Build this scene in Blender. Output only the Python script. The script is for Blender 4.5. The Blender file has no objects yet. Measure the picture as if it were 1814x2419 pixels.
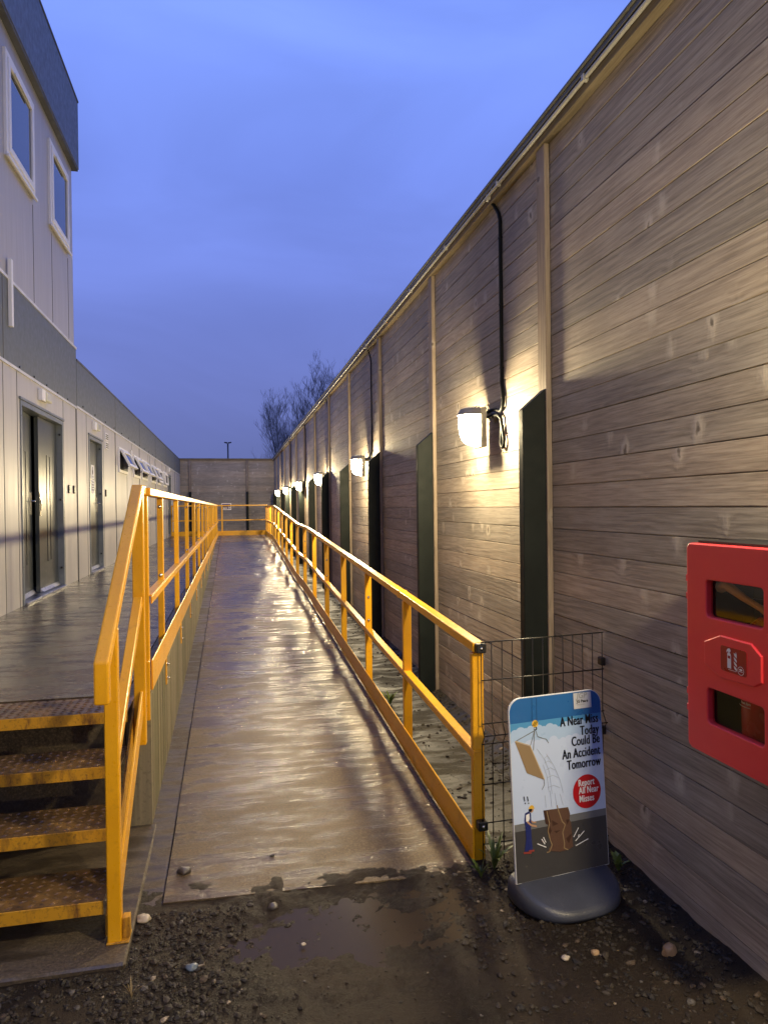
import bpy, bmesh, math, random
import numpy as np
from mathutils import Vector, Matrix, noise as mnoise

S = bpy.context.scene
C = S.collection
R = math.radians
random.seed(7)

# ------------------------------------------------------------------ camera
cd = bpy.data.cameras.new("camera")
cam = bpy.data.objects.new("camera", cd)
C.objects.link(cam)
cd.sensor_fit = 'VERTICAL'
cd.sensor_height = 36.0
cd.lens = 24.957
cd.clip_start = 0.02
cd.clip_end = 1500
yaw, pitch, roll = R(12.2), R(-0.47), R(0.7)
fwd = Vector((math.sin(yaw) * math.cos(pitch), math.cos(yaw) * math.cos(pitch), math.sin(pitch)))
r0 = Vector((math.cos(yaw), -math.sin(yaw), 0))
u0 = r0.cross(fwd)
rt = r0 * math.cos(roll) - u0 * math.sin(roll)
up = r0 * math.sin(roll) + u0 * math.cos(roll)
m = Matrix((rt, up, -fwd)).transposed().to_4x4()
m.translation = Vector((0, 0, 1.7))
cam.matrix_world = m
S.camera = cam

# ------------------------------------------------------------------ dusk sky
W = bpy.data.worlds.new("World")
S.world = W
W.use_nodes = True
wn, wl = W.node_tree.nodes, W.node_tree.links
for n in list(wn):
    wn.remove(n)
out = wn.new('ShaderNodeOutputWorld')
bg = wn.new('ShaderNodeBackground')
tc = wn.new('ShaderNodeTexCoord')
sep = wn.new('ShaderNodeSeparateXYZ')
ramp = wn.new('ShaderNodeValToRGB')
SKY = [(0.0, (.122, .150, .350)), (0.1, (.125, .158, .41)), (0.25, (.135, .188, .54)),
       (0.42, (.155, .235, .71)), (0.58, (.188, .300, .88)), (1.0, (.22, .34, .98))]
el = ramp.color_ramp.elements
el[0].position, el[0].color = SKY[0][0], SKY[0][1] + (1,)
el[1].position, el[1].color = SKY[-1][0], SKY[-1][1] + (1,)
for p, c in SKY[1:-1]:
    e = el.new(p)
    e.color = c + (1,)
cl = wn.new('ShaderNodeTexNoise')
cl.inputs['Scale'].default_value = 2.2
cl.inputs['Detail'].default_value = 5
cl.inputs['Distortion'].default_value = .6
mp = wn.new('ShaderNodeMapping')
mp.inputs['Scale'].default_value = (1, 1, 2.4)
mr = wn.new('ShaderNodeMapRange')
mr.inputs['From Min'].default_value = .3
mr.inputs['From Max'].default_value = .7
mr.inputs['To Min'].default_value = 1.02
mr.inputs['To Max'].default_value = 1.42
mul = wn.new('ShaderNodeVectorMath')
mul.operation = 'SCALE'
sky = wn.new('ShaderNodeTexSky')          # a little real twilight under the cloud
sky.sky_type = 'NISHITA'
sky.sun_disc = False
sky.sun_elevation = R(-3)
sky.sun_rotation = R(160)
mixs = wn.new('ShaderNodeMix')
mixs.data_type = 'RGBA'
mixs.blend_type = 'ADD'
mixs.inputs[0].default_value = .12
wl.new(tc.outputs['Generated'], sep.inputs[0])
wl.new(sep.outputs['Z'], ramp.inputs[0])
wl.new(tc.outputs['Generated'], mp.inputs[0])
wl.new(mp.outputs[0], cl.inputs['Vector'])
wl.new(cl.outputs['Fac'], mr.inputs['Value'])
wl.new(ramp.outputs[0], mul.inputs[0])
wl.new(mr.outputs[0], mul.inputs['Scale'])
wl.new(mul.outputs[0], mixs.inputs[6])
wl.new(sky.outputs[0], mixs.inputs[7])
wl.new(mixs.outputs[2], bg.inputs['Color'])
bg.inputs['Strength'].default_value = 1.0
wl.new(bg.outputs[0], out.inputs[0])

S.view_settings.view_transform = 'Standard'
S.view_settings.look = 'None'
S.view_settings.exposure = 0.0
S.view_settings.gamma = 1.0
LAMP = 240.0           # watts per bulb
LAMPC = (1.0, .81, .47)


# ------------------------------------------------------------------ materials
class NT:
    def __init__(s, name):
        s.m = bpy.data.materials.new(name)
        s.m.use_nodes = True
        s.n, s.l = s.m.node_tree.nodes, s.m.node_tree.links
        s.b = s.n['Principled BSDF']

    def node(s, t, **k):
        n = s.n.new(t)
        for a, v in k.items():
            setattr(n, a, v)
        return n

    def put(s, sock, v):
        if hasattr(v, 'is_output') or isinstance(v, bpy.types.NodeSocket):
            s.l.new(v, sock)
        else:
            if isinstance(v, tuple) and len(v) == 3 and sock.type == 'RGBA':
                v = v + (1,)
            sock.default_value = v

    def set(s, **k):
        for a, v in k.items():
            s.put(s.b.inputs[a.replace('_', ' ')], v)
        return s

    def coord(s, which='Object', scale=(1, 1, 1), loc=(0, 0, 0)):
        t = s.node('ShaderNodeTexCoord')
        mp = s.node('ShaderNodeMapping')
        s.l.new(t.outputs[which], mp.inputs[0])
        mp.inputs['Scale'].default_value = scale
        mp.inputs['Location'].default_value = loc
        return mp.outputs[0]

    def noise(s, vec, scale=1, detail=4, rough=.55, dist=0, which='Fac'):
        t = s.node('ShaderNodeTexNoise')
        s.put(t.inputs['Vector'], vec)
        t.inputs['Scale'].default_value = scale
        t.inputs['Detail'].default_value = detail
        t.inputs['Roughness'].default_value = rough
        t.inputs['Distortion'].default_value = dist
        return t.outputs[which]

    def rng(s, v, a, b, c=0., d=1., smooth=False):
        t = s.node('ShaderNodeMapRange')
        if smooth:
            t.interpolation_type = 'SMOOTHSTEP'
        s.put(t.inputs['Value'], v)
        for k, x in zip(('From Min', 'From Max', 'To Min', 'To Max'), (a, b, c, d)):
            t.inputs[k].default_value = x
        return t.outputs[0]

    def mix(s, f, a, b, mode='MIX'):
        t = s.node('ShaderNodeMix', data_type='RGBA', blend_type=mode)
        s.put(t.inputs[0], f)
        s.put(t.inputs[6], a)
        s.put(t.inputs[7], b)
        return t.outputs[2]

    def math(s, op, a, b=0.):
        t = s.node('ShaderNodeMath', operation=op)
        s.put(t.inputs[0], a)
        s.put(t.inputs[1], b)
        return t.outputs[0]

    def island(s):
        return s.node('ShaderNodeNewGeometry').outputs['Random Per Island']

    def bump(s, h, strength=.3, dist=.01):
        t = s.node('ShaderNodeBump')
        t.inputs['Strength'].default_value = strength
        t.inputs['Distance'].default_value = dist
        s.put(t.inputs['Height'], h)
        s.l.new(t.outputs[0], s.b.inputs['Normal'])
        return s


MAT = {}


def plain(name, col, rough=.5, metal=0., vary=.12, spec=.5, bump=0., bscale=80):
    """simple paint / plastic / metal with slight mottling and dirt"""
    t = NT(name)
    v = t.coord()
    n = t.noise(v, 5, 5)
    c = tuple(x * (1 - vary) for x in col)
    c2 = tuple(min(1, x * (1 + vary)) for x in col)
    t.set(Base_Color=t.mix(t.rng(n, .3, .7), c, c2), Metallic=metal, Specular_IOR_Level=spec,
          Roughness=t.rng(t.noise(v, 14, 4), .3, .7, max(.02, rough - .08), min(1, rough + .08)))
    if bump:
        t.bump(t.noise(v, bscale, 3), bump, .004)
    MAT[name] = t.m
    return t.m


def make_wood(name, dark, mid, light, vertical=False, knots=True):
    t = NT(name)
    uv = t.coord('UV')
    isl = t.island()
    fib = t.noise(t.coord('UV', (4, 110, 1)), 1, 5, .7)
    fib2 = t.noise(t.coord('UV', (2.5, 38, 1), (4, 4, 0)), 1, 4, .65)
    mott = t.noise(t.coord('UV', (1.1, 9, 1)), 1, 4, .6, .3)
    # knots: long in v
    vo = t.node('ShaderNodeTexVoronoi')
    vo.inputs['Scale'].default_value = 1.0
    t.l.new(t.coord('UV', (4.6, 3.0, 1)), vo.inputs['Vector'])
    wob = t.noise(t.coord('UV', (30, 16, 1)), 1, 3)
    d = t.math('ADD', vo.outputs['Distance'], t.rng(wob, .2, .8, -.07, .07))
    ring = t.rng(d, .06, .25, 1, 0, True)
    core = t.rng(d, .03, .09, 1, 0, True)
    pull = t.rng(d, .0, .45, 1, 0, True)
    # cathedral grain
    low = t.noise(t.coord('UV', (1.0, 5, 1)), 1, 2, .5)
    sx = t.node('ShaderNodeSeparateXYZ')
    t.l.new(uv, sx.inputs[0])
    ph = t.math('ADD', t.math('MULTIPLY', sx.outputs[1], 170.), t.math('MULTIPLY', low, 20.))
    if knots:
        ph = t.math('ADD', ph, t.math('MULTIPLY', pull, 5.))
    band = t.math('SINE', ph)
    bandc = t.rng(band, -.4, 1, 0, 1)
    gate = t.rng(t.noise(t.coord('UV', (.7, 6, 1), (3, 7, 0)), 1, 2), .42, .62, .12, .8)
    bandm = t.math('MULTIPLY', bandc, gate)
    c = t.mix(t.rng(mott, .30, .66), dark, mid)
    c = t.mix(t.math('MULTIPLY', t.rng(fib, .45, .75), .5), c, light)
    c = t.mix(t.rng(fib2, .52, .70, 0, .40), c, tuple(x * .5 for x in dark))
    c = t.mix(t.rng(fib, .34, .47, .50, 0), c, tuple(x * .6 for x in dark))
    c = t.mix(t.math('MULTIPLY', bandm, .46), c, tuple(x * .55 for x in dark))
    # board to board
    c = t.mix(1.0, c, t.mix(isl, (.80, .82, .85), (1.16, 1.10, 1.04)), 'MULTIPLY')
    if knots:
        c = t.mix(t.math('MULTIPLY', ring, .55), c, light)
        c = t.mix(t.math('MULTIPLY', core, .75), c, (.045, .03, .02))
    # damp streaks running down, broad patches
    big = t.noise(t.coord('Object', (.9, .9, .5)), 1, 4, .6)
    c = t.mix(t.rng(big, .4, .68, 0, .45), c, tuple(x * .55 for x in dark))
    t.set(Base_Color=c, Roughness=t.rng(mott, .3, .7, .60, .80), Specular_IOR_Level=.22)
    h = t.math('ADD', t.math('MULTIPLY', fib, .6), t.math('MULTIPLY', bandm, -.35))
    if knots:
        h = t.math('ADD', h, t.math('MULTIPLY', ring, .9))
    t.bump(h, .45, .003)
    MAT[name] = t.m


make_wood('wood_board', (.262, .226, .186), (.405, .355, .295), (.64, .58, .49))
make_wood('wood_batten', (.20, .162, .125), (.29, .24, .19), (.40, .35, .29), knots=True)
make_wood('wood_rail', (.17, .13, .085), (.25, .20, .13), (.35, .29, .21), knots=False)

# yellow powder coat, rain drops, dirt
t = NT('yellow_paint')
v = t.coord()
n1 = t.noise(v, 3, 5)
n2 = t.noise(v, 60, 3)
spots = t.node('ShaderNodeTexVoronoi')
spots.inputs['Scale'].default_value = 95
t.l.new(v, spots.inputs['Vector'])
drop = t.rng(spots.outputs['Distance'], .12, .3, 1, 0, True)
c = t.mix(t.rng(n1, .3, .7), (.68, .32, .006), (.80, .405, .010))
c = t.mix(t.rng(t.noise(v, 9, 6, .7), .58, .78, 0, .5), c, (.22, .10, .02))
c = t.mix(t.rng(t.noise(t.coord('Object', (40, 40, 6)), 1, 5, .7), .60, .74, 0, .4), c, (.30, .13, .02))
c = t.mix(t.rng(t.noise(v, 26, 6, .75), .70, .74, 0, .85), c, (.05, .022, .010))
t.set(Base_Color=c, Roughness=t.rng(n2, .3, .7, .26, .42), Specular_IOR_Level=.45)
t.bump(t.math('ADD', t.math('MULTIPLY', drop, .5), t.math('MULTIPLY', n2, .3)), .22, .003)
MAT['yellow_paint'] = t.m

# wet broom-finished concrete
def make_concrete(name, a, b, broom=(3, 70, 3), r0=.22, r1=.58, bs=.35, spec=.55, lines=.5):
    t = NT(name)
    v = t.coord()
    br = t.noise(t.coord('Object', broom), 1, 3, .6)
    br2 = t.noise(t.coord('Object', (1.1, 17, 1), (5, 2, 0)), 1, 5, .7)
    br3 = t.noise(t.coord('Object', (.5, 5.5, 1), (1, 9, 0)), 1, 4, .65)
    big = t.noise(v, 1.1, 6, .6)
    mid = t.noise(t.coord('Object', (1.2, 4.5, 1)), 2.2, 5, .62)
    grit = t.noise(v, 85, 5, .8)
    c = t.mix(t.rng(big, .3, .7), a, b)
    c = t.mix(t.rng(mid, .56, .74, 0, .5), c, tuple(x * .5 for x in a))
    c = t.mix(t.rng(br2, .56, .70, 0, lines), c, tuple(x * .30 for x in a))
    c = t.mix(t.rng(br3, .60, .72, 0, lines), c, tuple(x * .42 for x in a))
    c = t.mix(t.rng(grit, .525, .62, 0, .55), c, tuple(min(1, x * 1.9) for x in b))  # pale grit speckles, also wet sparkle painted into the colour
    c = t.mix(t.rng(grit, .38, .475, .65, 0), c, tuple(x * .25 for x in a))
    wet = t.rng(t.math('ADD', t.math('MULTIPLY', mid, .65), t.math('MULTIPLY', big, .35)), .43, .57, 0, 1, True)
    c = t.mix(t.math('MULTIPLY', wet, .55), c, tuple(x * .42 for x in a))
    ro = t.rng(wet, 0, 1, r1, r0)
    t.set(Base_Color=c, Roughness=ro, Specular_IOR_Level=t.rng(wet, 0, 1, spec * .6, min(1, spec * 1.9)))
    h = t.math('ADD', t.math('ADD', t.math('MULTIPLY', br, .35), t.math('MULTIPLY', br2, 1.1)), t.math('ADD', t.math('MULTIPLY', grit, .55), t.math('MULTIPLY', br3, .8)))
    t.bump(h, bs, .008)
    MAT[name] = t.m


make_concrete('ramp_concrete', (.105, .076, .043), (.168, .124, .072), r0=.13, r1=.45, bs=.6, spec=.24, lines=.34)
make_concrete('landing_concrete', (.080, .057, .036), (.135, .098, .064), (4, 40, 3), .08, .30, .35, .30, lines=.3)
make_concrete('slab_concrete', (.072, .054, .035), (.120, .092, .062), (9, 9, 9), .3, .7, lines=.1)
make_concrete('strip_concrete', (.016, .013, .008), (.044, .036, .021), (7, 7, 7), .45, .85, lines=.1)

# board-marked, algae-stained retaining wall
t = NT('stained_concrete')
st = t.noise(t.coord('Object', (14, 14, .35)), 1, 4, .6)
st2 = t.noise(t.coord('Object', (5, 5, .2), (3, 1, 2)), 1, 4, .6)
c = t.mix(t.rng(st, .35, .65), (.095, .080, .048), (.27, .225, .145))
c = t.mix(t.rng(st2, .5, .66, 0, .75), c, (.095, .092, .028))
c = t.mix(t.rng(t.noise(t.coord(), 40, 4), .55, .75, 0, .5), c, (.05, .042, .025))
t.set(Base_Color=c, Roughness=.62)
t.bump(t.math('ADD', st, t.math('MULTIPLY', t.noise(t.coord(), 90, 3), .4)), .4, .006)
MAT['stained_concrete'] = t.m

# wet dirt
t = NT('dirt')
v = t.coord()
b1 = t.noise(v, 2.2, 6, .6)
b2 = t.noise(v, 60, 5, .7)
b3 = t.noise(v, 240, 3, .7)
c = t.mix(t.rng(b1, .35, .65), (.013, .0088, .0055), (.034, .0235, .015))
c = t.mix(t.rng(b2, .6, .75, 0, .4), c, (.055, .040, .028))
t.set(Base_Color=c, Roughness=t.rng(b1, .35, .65, .30, .60), Specular_IOR_Level=.22)
t.bump(t.math('ADD', t.math('MULTIPLY', b2, 1.0), t.math('MULTIPLY', b3, .5)), .8, .012)
MAT['dirt'] = t.m

t = NT('puddle_water')
t.set(Base_Color=(.046, .034, .023), Roughness=.17, Specular_IOR_Level=.17, IOR=1.33)
t.bump(t.noise(t.coord(), 6, 2), .02, .002)
MAT['puddle_water'] = t.m

# pebbles
t = NT('pebble')
isl = t.island()
cr = t.node('ShaderNodeValToRGB')
cr.color_ramp.interpolation = 'CONSTANT'
ee = cr.color_ramp.elements
cols = [(0, (.012, .010, .008)), (.25, (.020, .015, .011)), (.50, (.015, .015, .015)), (.68, (.030, .022, .016)),
        (.84, (.05, .04, .03)), (.93, (.09, .062, .042)), (.965, (.13, .12, .11)), (.986, (.36, .29, .21))]
ee[0].position, ee[0].color = 0, cols[0][1] + (1,)
ee[1].position, ee[1].color = cols[1][0], cols[1][1] + (1,)
for p, cc in cols[2:]:
    e = ee.new(p)
    e.color = cc + (1,)
t.l.new(isl, cr.inputs[0])
c = t.mix(t.rng(t.noise(t.coord(), 90, 4), .3, .7), cr.outputs[0], (.035, .028, .022))
t.set(Base_Color=c, Roughness=.6, Specular_IOR_Level=.2)
MAT['pebble'] = t.m
plain('pale_stone', (.42, .36, .27), .5, vary=.3, bump=.4)
plain('dark_stone', (.06, .05, .045), .4, vary=.3, bump=.4)
plain('blue_stone', (.10, .13, .17), .4, vary=.3, bump=.3)
plain('tan_stone', (.34, .22, .12), .5, vary=.3, bump=.4)

# building skins
def make_cladding(name, a, b, rough=.42, streak=.5):
    t = NT(name)
    s1 = t.noise(t.coord('Object', (6, 6, .5)), 1, 4, .6)
    s2 = t.noise(t.coord('Object', (40, 40, 1.2)), 1, 3, .6)
    c = t.mix(t.rng(s1, .3, .7), a, b)
    c = t.mix(t.rng(s2, .58, .8, 0, .25 * streak), c, tuple(x * .6 for x in a))
    g = t.node('ShaderNodeSeparateXYZ')
    t.l.new(t.coord(), g.inputs[0])
    t.set(Base_Color=c, Roughness=t.rng(s2, .3, .7, rough - .1, rough + .1), Specular_IOR_Level=.4)
    t.bump(t.math('ADD', s2, t.math('MULTIPLY', s1, .6)), .08, .004)
    MAT[name] = t.m


make_cladding('wall_panel', (.42, .40, .365), (.49, .465, .425))
make_cladding('upper_panel', (.37, .350, .318), (.42, .40, .365))
plain('grey_band', (.118, .128, .114), .5, vary=.02)
plain('fascia_metal', (.066, .072, .080), .45, vary=.015)
plain('trim_white', (.62, .61, .58), .4)
plain('upvc_white', (.74, .73, .70), .5, vary=.03)
plain('seam_dark', (.10, .095, .085), .6)
plain('door_paint', (.034, .042, .046), .30, vary=.06)
for _n in MAT['door_paint'].node_tree.nodes:
    if _n.type == 'MAP_RANGE' and abs(_n.inputs['To Min'].default_value - .22) < .01:
        _n.inputs['To Min'].default_value, _n.inputs['To Max'].default_value = .29, .32
plain('frame_grey', (.16, .18, .19), .35, vary=.15)
plain('chrome', (.62, .60, .56), .22, 1.0)
plain('aluminium', (.55, .55, .55), .32, 1.0)
plain('black_plastic', (.012, .012, .013), .4)
plain('interior_grey', (.10, .10, .095), .8)
plain('interior_dark', (.010, .010, .010), .8)
plain('green_steel', (.010, .0135, .0125), .62, vary=.2, spec=.18)
plain('cap_steel', (.085, .085, .075), .5, vary=.3)
plain('conduit_grey', (.40, .40, .38), .4)
plain('cable_black', (.0035, .0045, .0045), .6, spec=.15)
plain('lamp_housing', (.16, .15, .13), .4)
plain('lens_plastic', (.62, .60, .44), .2, vary=.1)
plain('paper', (.75, .74, .70), .7, vary=.04)
plain('ink', (.02, .02, .022), .6)
plain('red_plastic', (.88, .050, .052), .42, vary=.03)
plain('red_label', (.36, .014, .012), .35, vary=.05)
plain('white_print', (.82, .80, .78), .5, vary=.03)
plain('red_steel', (.45, .03, .02), .25, vary=.1)
plain('orange_strap', (.60, .25, .03), .5)
plain('wire', (.035, .032, .028), .4, .6)
plain('base_rubber', (.042, .047, .066), .42, vary=.15, bump=.3, bscale=160)
plain('sign_blue', (.03, .02, .16), .35)
plain('mast_grey', (.05, .05, .055), .5)

# emergency-light glass etc
t = NT('window_glass')
t.set(Base_Color=(.03, .04, .05), Roughness=.04, Specular_IOR_Level=.9)
MAT['window_glass'] = t.m
t = NT('clear_pane')
gl = t.node('ShaderNodeBsdfGlossy')
gl.inputs['Roughness'].default_value = .06
tr = t.node('ShaderNodeBsdfTransparent')
tr.inputs['Color'].default_value = (.80, .76, .68, 1)
mx = t.node('ShaderNodeMixShader')
mx.inputs[0].default_value = .07
t.l.new(tr.outputs[0], mx.inputs[1])
t.l.new(gl.outputs[0], mx.inputs[2])
t.l.new(mx.outputs[0], t.n['Material Output'].inputs['Surface'])
MAT['clear_pane'] = t.m
t = NT('lit_glass')          # glowing glass that lets the bulb's light through
em = t.node('ShaderNodeEmission')
em.inputs['Color'].default_value = (1.0, .86, .58, 1)
em.inputs['Strength'].default_value = 9.0
tr = t.node('ShaderNodeBsdfTransparent')
ad = t.node('ShaderNodeAddShader')
t.l.new(em.outputs[0], ad.inputs[0])
t.l.new(tr.outputs[0], ad.inputs[1])
t.l.new(ad.outputs[0], t.n['Material Output'].inputs['Surface'])
MAT['lit_glass'] = t.m

# rusty yellow checker plate
t = NT('rusty_tread')
v = t.coord()
a1 = t.noise(v, 7, 6, .7)
a2 = t.noise(v, 35, 5, .7)
c = t.mix(t.rng(a1, .38, .6), (.070, .038, .012), (.18, .10, .028))
c = t.mix(t.rng(a2, .52, .66, 0, .75), c, (.045, .024, .014))
t.set(Base_Color=c, Roughness=t.rng(a2, .3, .7, .22, .45))
t.bump(a2, .25, .002)
MAT['rusty_tread'] = t.m
t = NT('rusty_yellow')
v = t.coord()
a1 = t.noise(t.coord('Object', (14, 14, 5)), 1, 6, .7)
c = t.mix(t.rng(a1, .50, .68), (.55, .28, .015), (.13, .055, .018))
c = t.mix(t.rng(t.noise(v, 70, 4), .55, .7, 0, .6), c, (.07, .035, .015))
t.set(Base_Color=c, Roughness=.5)
t.bump(a1, .3, .003)
MAT['rusty_yellow'] = t.m

# vegetation
plain('bark', (.20, .18, .175), .85, vary=.2)
t = NT('leaf')
isl = t.island()
c = t.mix(isl, (.045, .075, .018), (.12, .16, .035))
t.set(Base_Color=c, Roughness=.42, Subsurface_Weight=0.0)
MAT['leaf'] = t.m
t = NT('dry_grass')
t.set(Base_Color=t.mix(t.island(), (.20, .14, .06), (.32, .24, .12)), Roughness=.6)
MAT['dry_grass'] = t.m


# ------------------------------------------------------------------ mesh builder
class MB:
    def __init__(s):
        s.v, s.f, s.mi, s.uv, s.sm = [], [], [], [], []

    def add(s, vs, fs, mi=0, uvs=None, smooth=False):
        o = len(s.v)
        s.v += [tuple(p) for p in vs]
        for i, f in enumerate(fs):
            s.f.append([o + k for k in f])
            s.mi.append(mi)
            s.sm.append(smooth)
            s.uv.append(uvs[i] if uvs else None)
        return s

    def box(s, x0, x1, y0, y1, z0, z1, mi=0):
        vs = [(x, y, z) for x in (x0, x1) for y in (y0, y1) for z in (z0, z1)]
        fs = [(0, 1, 3, 2), (4, 6, 7, 5), (0, 4, 5, 1), (2, 3, 7, 6), (0, 2, 6, 4), (1, 5, 7, 3)]
        return s.add(vs, fs, mi)

    def wbox(s, x0, x1, y0, y1, z0, z1, axis=2, mi=0):
        """box with wood uv, grain along axis"""
        vs = [(x, y, z) for x in (x0, x1) for y in (y0, y1) for z in (z0, z1)]
        fs = [(0, 1, 3, 2), (4, 6, 7, 5), (0, 4, 5, 1), (2, 3, 7, 6), (0, 2, 6, 4), (1, 5, 7, 3)]
        ou, ov = random.random() * 40, random.random() * 40
        uvs = []
        for f in fs:
            q = []
            for k in f:
                p = vs[k]
                oth = [p[i] for i in range(3) if i != axis]
                q.append((p[axis] + ou, oth[0] + oth[1] + ov))
            uvs.append(q)
        return s.add(vs, fs, mi, uvs)

    def bar(s, p0, p1, w, h, side=None, mi=0):
        """rectangular section from p0 to p1; w along 'side', h perpendicular"""
        p0, p1 = Vector(p0), Vector(p1)
        d = (p1 - p0).normalized()
        sd = Vector(side) if side else (Vector((0, 0, 1)).cross(d) if abs(d.z) < .98 else Vector((1, 0, 0)))
        sd = (sd - d * sd.dot(d)).normalized()
        n = d.cross(sd)
        q = [sd * a * w / 2 + n * b * h / 2 for a, b in ((-1, -1), (1, -1), (1, 1), (-1, 1))]
        vs = [p0 + k for k in q] + [p1 + k for k in q]
        return s.add(vs, [(3, 2, 1, 0), (4, 5, 6, 7), (0, 1, 5, 4), (1, 2, 6, 5), (2, 3, 7, 6), (3, 0, 4, 7)], mi)

    def tube(s, pts, r, n=8, mi=0, cap=True):
        pts = [Vector(p) for p in pts]
        rs = r if isinstance(r, (list, tuple)) else [r] * len(pts)
        vs = []
        ref = None
        for i, p in enumerate(pts):
            d = (pts[min(i + 1, len(pts) - 1)] - pts[max(i - 1, 0)]).normalized()
            if ref is None:
                ref = Vector((0, 0, 1)) if abs(d.z) < .9 else Vector((1, 0, 0))
            a = (ref - d * ref.dot(d)).normalized()
            ref = a
            b = d.cross(a)
            for k in range(n):
                th = 2 * math.pi * k / n
                vs.append(p + (a * math.cos(th) + b * math.sin(th)) * rs[i])
        fs = []
        for i in range(len(pts) - 1):
            for k in range(n):
                fs.append((i * n + k, i * n + (k + 1) % n, (i + 1) * n + (k + 1) % n, (i + 1) * n + k))
        if cap:
            fs.append(tuple(reversed(range(n))))
            fs.append(tuple(range((len(pts) - 1) * n, len(pts) * n)))
        return s.add(vs, fs, mi, smooth=True)

    def prism(s, poly, ext, mi=0):
        """planar polygon (list of 3d points) extruded by vector"""
        n = len(poly)
        e = Vector(ext)
        vs = [Vector(p) for p in poly] + [Vector(p) + e for p in poly]
        fs = [tuple(reversed(range(n))), tuple(range(n, 2 * n))]
        fs += [(i, (i + 1) % n, n + (i + 1) % n, n + i) for i in range(n)]
        return s.add(vs, fs, mi)

    def build(s, name, mats, parent=None, origin=None, bevel=0, seg=1, smooth=None):
        if not isinstance(mats, (list, tuple)):
            mats = [mats]
        o = Vector(origin) if origin is not None else (Vector(parent.location) if parent and parent.parent is None else Vector((0, 0, 0)))
        me = bpy.data.meshes.new(name)
        me.from_pydata([tuple(Vector(p) - o) for p in s.v], [], s.f)
        for k in mats:
            me.materials.append(MAT[k])
        me.polygons.foreach_set('material_index', s.mi)
        me.polygons.foreach_set('use_smooth', [True] * len(s.f) if smooth else s.sm)
        if any(u is not None for u in s.uv):
            ul = me.uv_layers.new(name='UVMap')
            flat = []
            for f, u in zip(s.f, s.uv):
                flat += [c for q in (u or [(0, 0)] * len(f)) for c in q]
            ul.data.foreach_set('uv', flat)
        me.validate()
        bm = bmesh.new()
        bm.from_mesh(me)
        bmesh.ops.recalc_face_normals(bm, faces=bm.faces)
        bm.to_mesh(me)
        bm.free()
        ob = bpy.data.objects.new(name, me)
        C.objects.link(ob)
        if parent:
            ob.parent = parent
        else:
            ob.location = o
        if bevel:
            b = ob.modifiers.new('bevel', 'BEVEL')
            b.width = bevel
            b.segments = seg
            b.limit_method = 'ANGLE'
            b.angle_limit = R(40)
            b.harden_normals = False
        return ob


def tag(o, label, cat, group=None):
    o['label'], o['category'] = label, cat
    if group:
        o['group'] = group
    return o


def thing(name, label, cat, loc=(0, 0, 0), group=None):
    o = bpy.data.objects.new(name, None)
    C.objects.link(o)
    o.location = loc
    o.empty_display_size = .1
    return tag(o, label, cat, group)


def structure(o, kind='structure'):
    o['kind'] = kind
    return o


def dup_mesh(o, parent, loc):
    """copy of a part, mesh shared"""
    c = o.copy()
    C.objects.link(c)
    c.parent = parent
    c.location = loc
    return c


def curve_plate(outlines, thick, bevel=0., bres=2):
    """2-D outlines (with holes) -> (verts, faces) of a bevelled plate in the XY plane, z in +-thick/2"""
    cu = bpy.data.curves.new('plate', 'CURVE')
    cu.dimensions = '2D'
    cu.fill_mode = 'BOTH'
    cu.extrude = max(thick / 2 - bevel, 0)
    cu.bevel_depth = bevel
    cu.bevel_resolution = bres
    cu.offset = -bevel
    for ol in outlines:
        sp = cu.splines.new('POLY')
        sp.points.add(len(ol) - 1)
        for p, q in zip(sp.points, ol):
            p.co = (q[0], q[1], 0, 1)
        sp.use_cyclic_u = True
    ob = bpy.data.objects.new('plate', cu)
    C.objects.link(ob)
    dg = bpy.context.evaluated_depsgraph_get()
    me = bpy.data.meshes.new_from_object(ob.evaluated_get(dg))
    vs = [v.co.copy() for v in me.vertices]
    fs = [tuple(p.vertices) for p in me.polygons]
    bpy.data.objects.remove(ob)
    bpy.data.curves.remove(cu)
    bpy.data.meshes.remove(me)
    return vs, fs


def text_mesh(txt, size, sx=1., bold=0., align='LEFT', shear=0.):
    cu = bpy.data.curves.new('txt', 'FONT')
    cu.body = txt
    cu.size = size
    cu.align_x = align
    cu.offset = bold
    cu.shear = shear
    cu.resolution_u = 3
    cu.space_character = 1.06
    ob = bpy.data.objects.new('txt', cu)
    C.objects.link(ob)
    dg = bpy.context.evaluated_depsgraph_get()
    me = bpy.data.meshes.new_from_object(ob.evaluated_get(dg))
    vs = [Vector((v.co.x * sx, v.co.y, 0)) for v in me.vertices]
    fs = [tuple(p.vertices) for p in me.polygons]
    bpy.data.objects.remove(ob)
    bpy.data.curves.remove(cu)
    bpy.data.meshes.remove(me)
    return vs, fs


def rrect(x0, x1, y0, y1, r, n=6):
    rs = r if isinstance(r, (tuple, list)) else [r] * 4      # bl, br, tr, tl
    pts = []
    for (cx, cy, a0), q in zip(((x0, y0, 180), (x1, y0, 270), (x1, y1, 0), (x0, y1, 90)), rs):
        ox = cx + q if cx == x0 else cx - q
        oy = cy + q if cy == y0 else cy - q
        if q == 0:
            pts.append((cx, cy))
            continue
        for k in range(n + 1):
            a = R(a0 + 90 * k / n)
            pts.append((ox + q * math.cos(a), oy + q * math.sin(a)))
    return pts


# ------------------------------------------------------------------ heights of the place
P = .715                                   # landing level


def ramp_z(y):
    ks = [(3.05, -.005), (4.0, .02), (11.4, .33), (13.0, .345), (21.0, P), (40, P)]
    if y <= ks[0][0]:
        return ks[0][1]
    for (a, za), (b, zb) in zip(ks, ks[1:]):
        if y <= b:
            return za + (zb - za) * (y - a) / (b - a)
    return P


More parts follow.
